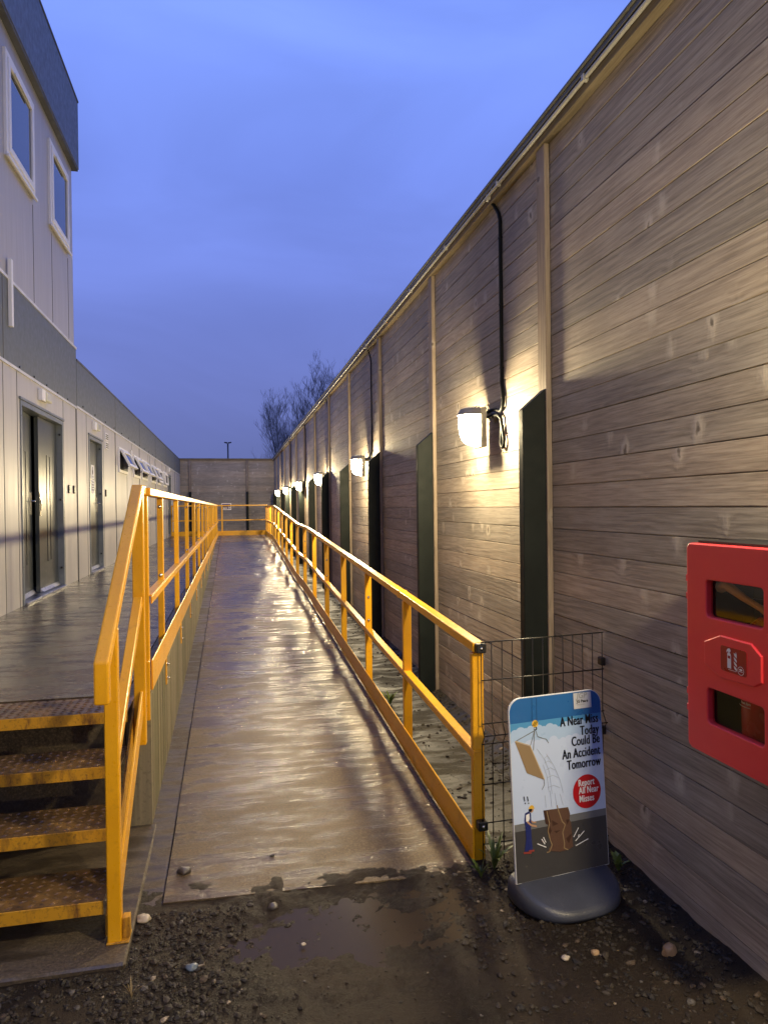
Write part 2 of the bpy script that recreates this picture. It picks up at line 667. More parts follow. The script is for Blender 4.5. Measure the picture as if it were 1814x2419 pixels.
def rail_x(y):
    return 1.15 + .13 * (y - 3.25) / 22.75


def fence_x(y):
    return 1.80 + .004 * y


# ------------------------------------------------------------------ ground
g = MB()
g.add([(-300, -150, -.06), (300, -150, -.06), (300, 500, -.06), (-300, 500, -.06)], [(0, 1, 2, 3)])
structure(g.build('ground', 'dirt'))


def ground_h(x, y):
    q = mnoise.noise(Vector((x * 2.3, y * 2.3, 0))) * .010 + mnoise.noise(Vector((x * 9, y * 9, 4))) * .006 \
        + mnoise.noise(Vector((x * 30, y * 30, 9))) * .0035
    w = mnoise.noise(Vector((x * 3.1, y * 3.1, 7.7))) * .30
    d = ((x - .52) / .60) ** 2 + ((y - 2.84) / .34) ** 2 + w
    dip = max(0, 1 - d)
    q -= .0112 * min(1, dip * 1.8)
    if d < 1.6:
        q += .009 * mnoise.noise(Vector((x * 6.5, y * 11, 1.5))) + .007 * mnoise.noise(Vector((x * 17, y * 24, 5.5))) + .008 * max(0, mnoise.noise(Vector((x * 48, y * 60, 2.5)))) + .008 * max(0, mnoise.noise(Vector((x * 90, y * 110, 6.5))) - .1)
    if x > 1.15:
        q += .05 * min(1, (x - 1.15) / .5) * (.6 + .4 * mnoise.noise(Vector((x * 5, y * 5, 2))))
    if y > 3.0:
        q += min(1, (y - 3.0) / .14) * .011 * max(0, .25 + 1.3 * mnoise.noise(Vector((x * 4, y * 7, 8.1))) + .5 * mnoise.noise(Vector((x * 25, y * 30, 3.3))))
    return q - .012


xs = np.arange(-2.0, 1.861, .0125)
ys = np.arange(1.6, 3.321, .0125)
g = MB()
vs = [(x, y, ground_h(x, y)) for y in ys for x in xs]
nx = len(xs)
fs = [(j * nx + i, j * nx + i + 1, (j + 1) * nx + i + 1, (j + 1) * nx + i) for j in range(len(ys) - 1) for i in range(nx - 1)]
g.add(vs, fs, smooth=True)
structure(g.build('dirt_path', 'dirt'))
g = MB()
g.add([(-.12, 2.40, -.0215), (1.12, 2.40, -.0215), (1.12, 3.16, -.0215), (-.12, 3.16, -.0215)], [(0, 1, 2, 3)])
structure(g.build('puddle', 'puddle_water'))

# concrete ramp: one sheet following the slope, a gutter strip beside the wall
g = MB()
yl = [3.13 + .2 * k for k in range(0, 115)] + [26.0]
vs, fs = [], []
for y in yl:
    z = ramp_z(y)
    jit = .006 * mnoise.noise(Vector((1, y * 2, 0)))
    for x in (-.305 + jit * .4, rail_x(y) - .055):
        yy = y + (0.06 * (1 - (x + .3) / 1.4) if y < 3.2 else 0)
        vs += [(x, yy, z), (x, yy, -.3)]
for i in range(len(yl) - 1):
    a, b = i * 4, i * 4 + 4
    fs += [(a, a + 2, b + 2, b), (a, b, b + 1, a + 1), (a + 2, a + 3, b + 3, b + 2)]
fs.append((0, 1, 3, 2))
g.add(vs, fs)
# kerb lip along the fence side
structure(g.build('ramp', 'ramp_concrete'))
g = MB()
for i, (a, b) in enumerate(zip(yl, yl[1:])):
    x0a, x1a = rail_x(a) - .048, rail_x(a) + .075
    x0b, x1b = rail_x(b) - .048, rail_x(b) + .075
    za, zb = ramp_z(a) - .012, ramp_z(b) - .012
    g.add([(x0a, a, za), (x1a, a, za), (x1b, b, zb), (x0b, b, zb), (x1a, a, -.3), (x1b, b, -.3), (x0a, a, -.3)],
          [(0, 1, 2, 3), (1, 4, 5, 2)] + ([(0, 6, 4, 1)] if i == 0 else []))
structure(g.build('ramp_kerb', 'ramp_concrete'))
g = MB()
for a, b in zip(yl, yl[1:]):
    za, zb = ramp_z(a) - .010, ramp_z(b) - .010
    g.add([(-.44, a, za), (-.311, a, za), (-.311, b, zb), (-.44, b, zb)], [(0, 1, 2, 3)])
g.add([(-.44, 3.13, -.015), (-.311, 3.13, -.015), (-.311, 3.13, -.3), (-.44, 3.13, -.3)], [(0, 1, 2, 3)])
structure(g.build('gutter', 'slab_concrete'))

# strip of ground between the railing and the fence
g = MB()
xs2 = np.linspace(0, 1, 14)
ys2 = np.arange(3.2, 32.2, .1)
vs = []
for y in ys2:
    xa, xb = rail_x(y) + .07, fence_x(y) + .02
    zz = .0 + .022 * max(0, y - 6)
    for k in xs2:
        x = xa + (xb - xa) * k
        vs.append((x, y, min(zz, .6) + .02 * mnoise.noise(Vector((x * 6, y * 6, 3))) + .05 * max(0, k - .8) / .2))
nx = len(xs2)
fs = [(j * nx + i, j * nx + i + 1, (j + 1) * nx + i + 1, (j + 1) * nx + i) for j in range(len(ys2) - 1) for i in range(nx - 1)]
g.add(vs, fs, smooth=True)
structure(g.build('verge', 'strip_concrete'))

# landing in front of the doors, and the far crossing
g = MB()
g.box(-2.10, -.56, 3.985, 31.98, -.3, P)
g.box(-.56, 1.29, 26.02, 26.3, -.3, P)
structure(g.build('landing', 'landing_concrete'))
g = MB()
g.box(-2.10, -.405, 2.775, 3.98, -.2, .012)
g.box(-2.10, -.56, 3.95, 3.981, .0128, P - .02)
structure(g.build('stair_slab', 'slab_concrete', bevel=.008))

# retaining wall along the ramp
g = MB()
g.box(-.555, -.43, 3.97, 26.0, -.2, P - .004)
for k in range(150):
    y = 4.05 + k * .146
    if random.random() < .55:
        g.box(-.4305, -.4285, y, y + .004 + random.random() * .006, -.1, P - .02)
tag(g.build('retaining_wall', 'stained_concrete', origin=(-.49, 4, 0)),
    'mossy concrete retaining wall under the left yellow railing beside the ramp', 'wall')


# ------------------------------------------------------------------ yellow railings
def path_bar(mb, pts, w, h, mi=0):
    """level-side rectangular bar along a polyline, mitred"""
    pts = [Vector(p) for p in pts]
    vs = []
    for i, p in enumerate(pts):
        d = (pts[min(i + 1, len(pts) - 1)] - pts[max(i - 1, 0)])
        d.z = 0
        d.normalize()
        sd = Vector((d.y, -d.x, 0))
        for a, b in ((-1, -1), (1, -1), (1, 1), (-1, 1)):
            vs.append(p + sd * a * w / 2 + Vector((0, 0, b * h / 2)))
    fs = [(3, 2, 1, 0)]
    n = len(pts)
    for i in range(n - 1):
        for k in range(4):
            fs.append((i * 4 + k, i * 4 + (k + 1) % 4, i * 4 + 4 + (k + 1) % 4, i * 4 + 4 + k))
    fs.append(tuple(range((n - 1) * 4, n * 4)))
    mb.add(vs, fs, mi)


def bolt_mesh():
    b = MB()
    b.tube([(0, 0, 0), (0, -.004, 0)], .011, 10)
    b.tube([(0, -.004, 0), (0, -.014, 0)], .0065, 6)
    return b.build('bolt', 'chrome', origin=(0, 0, 0))


BOLT = None


def add_bolt(parent, p):
    global BOLT
    loc = Vector(p) - Vector(parent.location)
    if BOLT is None:
        BOLT = bolt_mesh()
        BOLT.parent = parent
        BOLT.location = loc
        return BOLT
    return dup_mesh(BOLT, parent, loc)


# left railing on the landing edge
LX = -.445
lr = thing('railing', 'level yellow steel railing along the landing edge above the mossy wall', 'railing', (LX, 4.0, P))
t_ = MB()
seg = [4.0 - .02, 6.32, 9.2, 12.1, 15.0, 17.9, 20.8, 23.7, 26.05]
for a, b in zip(seg, seg[1:]):
    t_.box(LX - .03, LX + .03, a, b - .004, P + 1.055, P + 1.10)
t_.build('top_rail', 'yellow_paint', lr, bevel=.006, seg=2)
t_ = MB()
for a, b in zip(seg, seg[1:]):
    t_.box(LX - .022, LX + .028, a + .02, b - .004, P + .515, P + .523)
    t_.box(LX + .02, LX + .028, a + .02, b - .004, P + .475, P + .5145)
t_.build('mid_rail', 'yellow_paint', lr, bevel=.002)
t_ = MB()
for a, b in zip(seg, seg[1:]):
    t_.box(-.4285, -.4205, a + (.03 if a < 5 else 0), b - .004, P + .006, P + .168)
t_.build('kick_plate', 'yellow_paint', lr, bevel=.002)
lposts = [4.0, 4.88, 6.28] + [6.32 + 1.445 * k for k in range(1, 14)]
for i, y in enumerate(lposts):
    q = MB()
    w = .05
    q.box(LX - .025, LX + .012, y - .025, y + .025, P - .0, P + 1.055)
    q.build('post', 'yellow_paint', lr, bevel=.003)
    if i and i % 2 == 1:
        for z in (1.0, .55, .12):
            add_bolt(lr, (LX - .006, y - .0255, P + z))
for y in [4.88 + 1.445 * k for k in range(14)]:
    q = MB()
    q.box(-.4295, -.422, y - .025, y + .025, P - .17, P + .005)
    q.build('fixing_tab', 'yellow_paint', lr, bevel=.001)
    for dz in (-.04, -.13):
        b = add_bolt(lr, (-.4215, y, P + dz))
        b.rotation_euler.z = R(90)
# end bracket bolted down the wall end
q = MB()
q.box(-.472, -.43, 3.945, 3.968, P - .14, P + .175)
q.build('end_bracket', 'yellow_paint', lr, bevel=.003)
b = add_bolt(lr, (-.455, 3.944, P - .06))

# right railing up the ramp
rr = thing('railing', 'long yellow steel railing climbing the ramp on its right, next to the timber fence', 'railing', (1.15, 3.25, 0))
kn = [3.22, 4.02, 6.2, 8.9, 11.4, 13.0, 15.8, 18.6, 21.0, 23.5, 26.06]


def line(dz, dx=0., y0=None, a=None, b=None):
    ks = [k for k in kn if (a is None or k >= a - 1e-6) and (b is None or k <= b + 1e-6)]
    return [(rail_x(k) + dx, k, (ramp_z(k) if k > 3.3 else ramp_z(3.4) - .02) + dz) for k in ks]


t_ = MB()
path_bar(t_, line(1.035), .058, .046)
for y in (4.78, 9.0, 15.2):
    z = ramp_z(y) + 1.035
    t_.box(rail_x(y) - .031, rail_x(y) + .031, y, y + .05, z - .0255, z + .027)
t_.build('top_rail', 'yellow_paint', rr, bevel=.006, seg=2)
t_ = MB()
path_bar(t_, line(.535, -.006), .05, .008)
path_bar(t_, line(.513, -.027), .008, .036)
t_.build('mid_rail', 'yellow_paint', rr, bevel=.002)
t_ = MB()
path_bar(t_, line(.085, -.034), .008, .155)
t_.build('kick_plate', 'yellow_paint', rr, bevel=.002)
rposts = [3.25 + 1.424 * k for k in range(17)]
for i, y in enumerate(rposts):
    q = MB()
    zb = -.02 if i == 0 else ramp_z(y) - .12
    x = rail_x(y)
    q.box(x - .028, x + .028, y - .02, y + .02, zb, ramp_z(max(y, 3.4)) + (1.010 if i else .985))
    q.build('post', 'yellow_paint', rr, bevel=.004)
    if i % 2 == 0 and i:
        for z in (.80, .60):
            add_bolt(rr, (x, y - .0205, ramp_z(y) + z))

# far railing across the end of the ramp
fr_ = thing('railing', 'yellow railing crossing the far end of the ramp in front of the back fence', 'railing', (0, 26.1, P))
t_ = MB()
t_.box(-2.05, 1.32, 26.08, 26.13, P + 1.055, P + 1.10)
t_.build('top_rail', 'yellow_paint', fr_, bevel=.005)
t_ = MB()
t_.box(-2.05, 1.32, 26.085, 26.125, P + .53, P + .57)
t_.build('mid_rail', 'yellow_paint', fr_, bevel=.004)
t_ = MB()
t_.box(-2.05, 1.32, 26.08, 26.088, P + .005, P + .17)
t_.build('kick_plate', 'yellow_paint', fr_)
for x in (-2.02, -1.2, -.29, .5, 1.27):
    if x == .5:
        continue
    q = MB()
    q.box(x - .025, x + .025, 26.09, 26.125, P, P + 1.055)
    q.build('post', 'yellow_paint', fr_, bevel=.003)

# ------------------------------------------------------------------ metal staircase
st = thing('staircase', 'short yellow steel staircase with rusty checker-plate treads up to the landing', 'stairs', (-1.2, 2.95, .012))
TR = [(.175, 2.93, 3.20), (.355, 3.17, 3.43), (.535, 3.41, 3.68), (.715, 3.65, 3.945)]
for z, ya, yb in TR:
    q = MB()
    q.box(-1.95, -.505, ya + .004, yb, z - .008, z)
    nxx, nyy = int(1.44 / .040), int((yb - ya) / .036)
    for i in range(nxx):
        for j in range(nyy):
            cx, cy = -1.93 + i * .040, ya + .024 + j * .036
            d = 1 if (i + j) % 2 else -1
            a, bb = .0185, .0062
            ux, uy = math.cos(R(28 * d + (0 if d > 0 else 180))), math.sin(R(28 * d + (0 if d > 0 else 180)))
            pts = [(cx + ux * a, cy + uy * a, z - .0005), (cx - uy * bb, cy + ux * bb, z - .0005),
                   (cx - ux * a, cy - uy * a, z - .0005), (cx + uy * bb, cy - ux * bb, z - .0005),
                   (cx, cy, z + .0052)]
            q.add(pts, [(0, 1, 4), (1, 2, 4), (2, 3, 4), (3, 0, 4)], smooth=False)
    tr_ = q.build('tread', 'rusty_tread', st)
    q = MB()
    q.box(-1.95, -.505, ya - .001, ya + .0035, z - .055, z - .001)
    q.build('nosing', 'rusty_yellow', tr_, origin=st.location, bevel=.0015)
for x0 in (-.502, -1.96):
    q = MB()
    q.prism([(x0, 2.955, .02), (x0, 3.11, .02), (x0, 3.94, .62), (x0, 3.94, .70), (x0, 3.86, .71), (x0, 2.955, .10)], (.008, 0, 0))
    q.build('stringer', 'rusty_yellow', st)

# stair handrail
hr = thing('handrail', 'yellow stair handrail with foot plate at the bottom of the checker-plate steps', 'handrail', (-.46, 2.95, .012))
HX = -.462
t_ = MB()
sl = (1.80 - 1.135) / (3.80 - 2.73)
prof = [(2.705, .995), (2.705, 1.150), (2.73, 1.165), (3.80, 1.825), (3.97, 1.825), (3.97, 1.775), (3.815, 1.775), (2.757, 1.122), (2.757, .995)]
t_.prism([(HX - .026, y, z) for y, z in prof], (.052, 0, 0))
t_.build('top_rail', 'yellow_paint', hr, bevel=.007, seg=2)
t_ = MB()
t_.bar((HX, 2.957, .725), (HX, 3.772, 1.238), .044, .050, (1, 0, 0))
t_.build('mid_rail', 'yellow_paint', hr, bevel=.004)
t_ = MB()
t_.box(HX - .026, HX + .026, 2.905, 2.957, .012, 1.235)
t_.build('post', 'yellow_paint', hr, bevel=.004)
t_ = MB()
t_.box(HX - .027, HX + .029, 3.775, 3.827, .50, 1.79)
t_.build('post', 'yellow_paint', hr, bevel=.004)
t_ = MB()
t_.box(HX - .03, HX + .055, 2.90, 2.985, .0122, .020)
t_.box(HX + .027, HX + .055, 2.925, 2.965, .0202, .10)
t_.build('foot_plate', 'rusty_yellow', hr, bevel=.002)
t_ = MB()
t_.bar((HX + .012, 2.975, .20), (HX + .012, 3.79, .735), .012, .11, (1, 0, 0))
t_.build('side_plate', 'yellow_paint', hr, bevel=.002)


# ------------------------------------------------------------------ timber fence
def board_wall(mb, y0, y1, z0, z1, xf, hgt=.122, axis='y'):
    n = int(round((z1 - z0) / hgt))
    h = (z1 - z0) / n
    for k in range(n):
        a, b = z0 + k * h, z0 + (k + 1) * h
        dx = random.uniform(-.0012, .0012)
        tilt = random.uniform(-.0010, .0010)
        prof = [(xf + .022, a), (xf + .0075, a + .0004), (xf + .0070, a + .0042), (xf + dx - tilt + .0006, a + .0045), (xf + dx - tilt, a + .0058), (xf + dx + tilt, b - .0018), (xf + dx + tilt + .0012, b - .0006), (xf + .022, b)]
        ou, ov = random.random() * 60, random.random() * 60
        vs, uvs, fs = [], [], []
        for (x, z) in prof:
            vs += [(x, y0, z), (x, y1, z)]
        for i in range(len(prof) - 1):
            fs.append((2 * i, 2 * i + 1, 2 * i + 3, 2 * i + 2))
            q = []
            for kk in fs[-1]:
                q.append((vs[kk][1] + ou, vs[kk][2] + ov))
            uvs.append(q)
        if axis == 'x':
            # panel facing -y: swap
            vs = [(p[1], p[0], p[2]) for p in vs]
        mb.add(vs, fs, 0, uvs)


def column_prof(xo, xi, zo, zi, y0, y1):
    return [(xo, y0, -.05), (xi, y0, -.05), (xi, y0, zi), (xo, y0, zo)]


FY = [-7.98 + 2.365 * k for k in range(17)]     # bay lines, one falls at y = 3.845
FY = [y for y in FY] 
fence = thing('timber_fence', 'tall grey-brown timber acoustic fence with dark green posts along the right of the ramp', 'fence', (1.8, 12, 0))
FT = 3.87
for a, b in zip(FY, FY[1:] + [32.1]):
    q = MB()
    board_wall(q, a, b, -.04, FT - .10, 1.80)
    q.build('board_panel', 'wood_board', fence)
q = MB()
for a, b in zip(FY, FY[1:] + [32.1]):
    q.wbox(1.752, 1.815, a, b - .002, FT - .10, FT - .035, 1)
q.build('head_rail', 'wood_rail', fence, bevel=.003)
q = MB()
q.box(1.725, 1.90, FY[0], 32.1, FT - .0345, FT - .004)
q.box(1.715, 1.91, FY[0], 32.1, FT - .004, FT + .014)
q.build('capping', 'cap_steel', fence, bevel=.003)
for y in FY:
    q = MB()
    q.wbox(1.765, 1.7975, y - .055, y + .055, -.04, FT - .101, 2)
    q.build('batten', 'wood_batten', fence, bevel=.003)
    if 1.2 < y < 1.8:
        continue            # post left out here so the out-of-view lamp's light rakes the fence
    q = MB()
    q.prism([(1.624, y - .042, -.05), (1.7645, y - .042, -.05), (1.7645, y - .042, 2.365), (1.624, y - .042, 2.245)], (0, .065, 0))
    q.build('post', 'green_steel', fence, bevel=.004)
q = MB()
q.tube([(1.738, y, FT - .052) for y in (FY[0], 10, 20, 32)], .0115, 8)
for k in range(34):
    y = FY[0] + .6 + k * 1.18
    q.box(1.722, 1.7515, y, y + .022, FT - .068, FT - .037)
q.build('conduit', 'conduit_grey', fence)
fence.rotation_euler.z = -.004
fence.location.x = 1.848

bf = thing('timber_fence', 'timber back fence closing off the far end behind the yellow railing', 'fence', (0, 32, 0))
q = MB()
board_wall(q, -2.6, 2.0, -.04, FT - .08, 32.0, axis='x')
q.build('board_panel', 'wood_board', bf)
q = MB()
q.wbox(-2.6, 1.9, 31.955, 32.0, FT - .08, FT - .015, 0)
q.build('head_rail', 'wood_rail', bf)
q = MB()
q.box(-2.6, 2.05, 31.93, 32.08, FT - .0145, FT + .012)
q.build('capping', 'cap_steel', bf)
for x in (-1.685, .745):
    q = MB()
    q.wbox(x - .055, x + .055, 31.935, 31.9985, -.04, FT - .082, 2)
    q.build('batten', 'wood_batten', bf)
    q = MB()
    q.prism([(x - .05, 31.80, -.05), (x - .05, 31.934, -.05), (x - .05, 31.934, 2.42), (x - .05, 31.80, 2.33)], (.10, 0, 0))
    q.build('post', 'green_steel', bf)

# ------------------------------------------------------------------ wall lamps on the fence
LY = [4.70 + d for d in (0, 4.6, 8.95, 13.2, 17.8, 21.9)]
LL = ['largest and nearest lit wall lamp on the fence, with a dangling cable loop',
      'lit wall lamp on the fence, second nearest in the row along the ramp',
      'lit wall lamp on the fence, third nearest in the row along the ramp',
      'lit wall lamp on the fence, fourth nearest in the row along the ramp',
      'small distant lit wall lamp on the fence, next to last in the row',
      'smallest and farthest lit wall lamp in the row, near the back fence']


def lamp_parts(root, y, x, loop):
    # local coordinates: wall at x = 0 going to -x
    def W_(p):
        return (x + p[0], y + p[1], p[2])
    BK = -.132          # flat back of the glass, against the housing
    gl_ = MB()
    n = 14
    rings = []
    prof = [(2.340, .86), (2.330, .97), (2.29, 1.0), (2.24, .99), (2.19, .94), (2.155, .84), (2.13, .68), (2.117, .46), (2.112, .22)]
    for z, k in prof:
        rings.append([W_((BK - .135 * math.sin(math.pi * i / (n - 1)) * k, -.072 * math.cos(math.pi * i / (n - 1)) * (.35 + .65 * k), z)) for i in range(n)])
    vs = [p for r_ in rings for p in r_]
    fs = [(i * n + k, i * n + (k + 1) % n, (i + 1) * n + (k + 1) % n, (i + 1) * n + k) for i in range(len(rings) - 1) for k in range(n)]
    fs += [tuple(range(n)), tuple(range((len(rings) - 1) * n, len(rings) * n))]
    gl_.add(vs, fs, smooth=True)
    gl_.build('glass', 'lit_glass', root)
    ld = bpy.data.lights.new('bulb', 'POINT')
    ld.energy = LAMP
    ld.color = LAMPC
    ld.shadow_soft_size = .066
    lo = bpy.data.objects.new('bulb', ld)
    C.objects.link(lo)
    lo.parent = root
    lo.location = Vector(W_((BK - .070, 0, 2.262))) - Vector(root.location)
    h = MB()
    h.prism([W_(p) for p in ((BK + .0005, -.078, 2.10), (BK + .0005, .078, 2.10), (BK + .0005, .078, 2.372), (BK + .0005, -.078, 2.372))], (.040, 0, 0))
    ra = [W_((BK - .146 * math.sin(math.pi * i / (n - 1)), -.092 * math.cos(math.pi * i / (n - 1)), 2.322)) for i in range(n)]
    rb = [W_((BK - .120 * math.sin(math.pi * i / (n - 1)), -.066 * math.cos(math.pi * i / (n - 1)), 2.365)) for i in range(n)]
    rc_ = [W_((BK - .060 * math.sin(math.pi * i / (n - 1)), -.045 * math.cos(math.pi * i / (n - 1)), 2.385)) for i in range(n)]
    h.add(ra + rb + rc_, [(i, (i + 1) % n, n + (i + 1) % n, n + i) for i in range(2 * n) if (i + 1) % n] + [tuple(range(n)), tuple(range(2 * n, 3 * n))])
    h.tube([W_((-.001, 0, 2.325)), W_((-.095, 0, 2.325))], .022, 10)
    h.tube([W_((-.001, 0, 2.325)), W_((-.010, 0, 2.325))], .05, 12)
    h.build('housing', 'lamp_housing', root, bevel=.002)
    c = MB()
    if loop:
        c.tube([W_(p) for p in ((-.060, -.020, 2.345), (-.050, -.060, 2.352), (-.030, -.10, 2.352), (-.02, -.15, 2.335), (-.02, -.185, 2.35), (-.016, -.20, 2.40),
                                (-.014, -.185, 2.46), (-.013, -.165, 2.52), (-.013, -.165, 2.70), (-.013, -.165, 3.2), (-.013, -.165, 3.62), (-.013, -.14, 3.68), (-.020, -.075, 3.76), (-.055, -.06, 3.82))], .0125, 7)
        c.tube([W_(p) for p in ((-.060, -.020, 2.31), (-.050, -.060, 2.314), (-.032, -.13, 2.312), (-.024, -.17, 2.285), (-.02, -.175, 2.23), (-.02, -.165, 2.17), (-.02, -.155, 2.12),
                                (-.02, -.17, 2.090), (-.02, -.195, 2.086), (-.02, -.212, 2.11), (-.02, -.21, 2.15), (-.02, -.19, 2.20), (-.02, -.18, 2.24))], .0115, 7)
        for z in (2.62, 3.05, 3.5):
            c.box(x - .024, x - .002, y - .178, y - .152, z, z + .012)
    else:
        c.tube([W_(p) for p in ((-.060, -.020, 2.34), (-.040, -.10, 2.345), (-.016, -.16, 2.42), (-.013, -.165, 2.6), (-.013, -.165, 3.3), (-.013, -.165, 3.58), (-.013, -.12, 3.66), (-.02, -.06, 3.74), (-.055, -.05, 3.82))], .0085, 6)
        c.tube([W_(p) for p in ((-.02, -.15, 2.30), (-.015, -.20, 2.42), (-.013, -.185, 2.75))], .007, 6)
    c.build('cable', 'cable_black', root)
    jb = MB()
    jb.tube([W_((-.045, -.06, 3.795)), W_((-.045, -.06, 3.85))], .026, 10)
    jb.build('junction_box', 'conduit_grey', root)


for i, (y, lab) in enumerate(zip(LY, LL)):
    root = thing('wall_lamp', lab, 'lamp', (fence_x(y), y, 2.2), 'lit bulkhead lamps along the timber fence')
    lamp_parts(root, y, fence_x(y), i == 0)
# the row goes on behind the photographer: its light falls on the sign, the cabinet and the steps
for y, lab in ((1.0, 'lit wall lamp on the fence beside the photographer, out of view on the right'),
               (-3.6, 'lit wall lamp on the fence well behind the photographer, out of view')):
    root = thing('wall_lamp', lab, 'lamp', (fence_x(y), y, 2.2), 'lit bulkhead lamps along the timber fence')
    lamp_parts(root, y, fence_x(y), False)

# ------------------------------------------------------------------ buildings
BX = -2.10


def frame(mb, y0, y1, z0, z1, w, x0, x1, mi=0):
    mb.box(x0, x1, y0, y1, z0, z0 + w, mi)
    mb.box(x0, x1, y0, y1, z1 - w, z1, mi)
    mb.box(x0, x1, y0, y0 + w, z0 + w + .0003, z1 - w - .0003, mi)
    mb.box(x0, x1, y1 - w, y1, z0 + w + .0003, z1 - w - .0003, mi)


two = thing('modular_building', 'two-storey grey modular building with double doors, on the left', 'building', (BX, 5, P))
ONE0, ONE1 = 10.70, 31.9
one = thing('modular_building', 'long single-storey modular building with top-hung windows, beyond the two-storey block', 'building', (BX, 20, P))
BB = 3.15      # bottom of the grey band


def wall_with_openings(parent, y0, y1, z0, z1, ops, mat, name='wall'):
    """one wall mesh, butted pieces round the openings; ops = (ya, yb, za, zb)"""
    q = MB()
    cuts = sorted(ops)
    y = y0
    for a, b, za, zb in cuts:
        q.box(BX - .12, BX, y, a, z0, z1)
        if za > z0 + .001:
            q.box(BX - .12, BX, a, b, z0, za)
        q.box(BX - .12, BX, a, b, zb, z1)
        y = b
    q.box(BX - .12, BX, y, y1, z0, z1)
    return q.build(name, mat, parent)


DD = (7.93, 9.83, P, 2.845)
SD = (11.55, 12.70, P, 2.845)
FD = (25.55, 26.9, P, 2.87)
wall_with_openings(two, -3, 10.66, P - .05, BB, [DD], 'wall_panel', 'lower_wall')
wz0, wz1 = 5.17, 6.22
UW = [(7.55, 8.58), (9.29, 10.32)]
wall_with_openings(two, -3, 10.62, 3.99, 6.46, [(a, b, wz0, wz1) for a, b in UW], 'upper_panel', 'upper_wall')
q = MB()
q.box(BX - .10, BX + .012, -3, 10.68, BB + .001, 3.955)
q.build('grey_band', 'grey_band', two)
q = MB()
q.box(BX - .05, BX + .022, -3, 10.685, 3.9555, 3.985)
q.box(BX - .04, BX + .016, -3, 10.66, BB - .028, BB + .0005)
q.build('trim_strip', 'trim_white', two)
q = MB()
q.box(BX - 5, BX + .085, -3, 10.70, 6.48, 7.42)
q.box(BX - 5, BX + .095, -3, 10.71, 7.4205, 7.45)
q.build('roof_fascia', 'fascia_metal', two, bevel=.006)
q = MB()
q.box(BX - .02, BX + .075, -3, 10.69, 6.455, 6.4795)
q.build('soffit', 'cap_steel', two)
q = MB()
q.box(BX - 5, BX - .121, -3, 7.5, P - .05, 6.47)
q.box(BX - 5, BX - .121, 10.4, 10.62, P - .05, 6.47)
q.box(BX - 5, BX - .9, 7.5, 10.4, P - .05, 6.47)
q.box(BX - .9, BX - .121, 7.5, 10.4, 3.0, 6.47)
q.box(BX - 1.6, BX - .119, 10.621, 10.66, P, 6.47)
q.build('body', 'interior_dark', two)
def joint(parent, *b):
    q = MB()
    q.box(*b)
    return q.build('panel_joint', 'seam_dark', parent)


for y in (8.56, 9.41, 10.30):
    z1_ = 6.455
    for a, b in UW:
        if a < y < b:
            z1_ = wz0 - .07
    joint(two, BX - .002, BX + .0035, y - .004, y + .004, 3.99, z1_)
for y in (3.9, 5.1, 6.3, 7.385, 7.84, 9.88):
    joint(two, BX - .002, BX + .0035, y - .004, y + .004, P, BB - .03)
joint(two, BX - .002, BX + .010, 10.655, 10.70, P, BB - .03)
joint(two, BX - .002, BX + .0155, 7.37, 7.378, BB, 3.95)
for k in range(8):
    y = 7.9 + .55 * k
    if y > 10.5:
        break
    q = MB()
    q.tube([(BX + .01, y, BB + .02), (BX + .022, y, BB + .02)], .011, 6)
    q.build('screw', 'black_plastic', two)
# upper windows
for a, b in UW:
    q = MB()
    frame(q, a, b, wz0, wz1, .06, BX - .06, BX + .028)
    w_ = q.build('window', 'upvc_white', two, bevel=.004)
    q = MB()
    frame(q, a + .062, b - .062, wz0 + .062, wz1 - .062, .062, BX - .05, BX + .040)
    q.box(BX + .0402, BX + .052, a + .25, b - .25, wz1 - .135, wz1 - .105)
    q.build('frame', 'upvc_white', w_, origin=two.location, bevel=.004)
    q = MB()
    q.box(BX + .012, BX + .020, a + .12, b - .12, wz0 + .12, wz1 - .12)
    q.build('pane', 'window_glass', w_, origin=two.location)
    q = MB()
    q.box(BX + .0283, BX + .05, a - .02, b + .02, wz0 - .022, wz0 + .006)
    q.build('sill', 'upvc_white', w_, origin=two.location)
# cream trunking standing off the band
q = MB()
q.box(BX + .013, BX + .05, 7.545, 7.60, 3.50, 4.16)
q.build('trunking', 'upvc_white', two, bevel=.003)


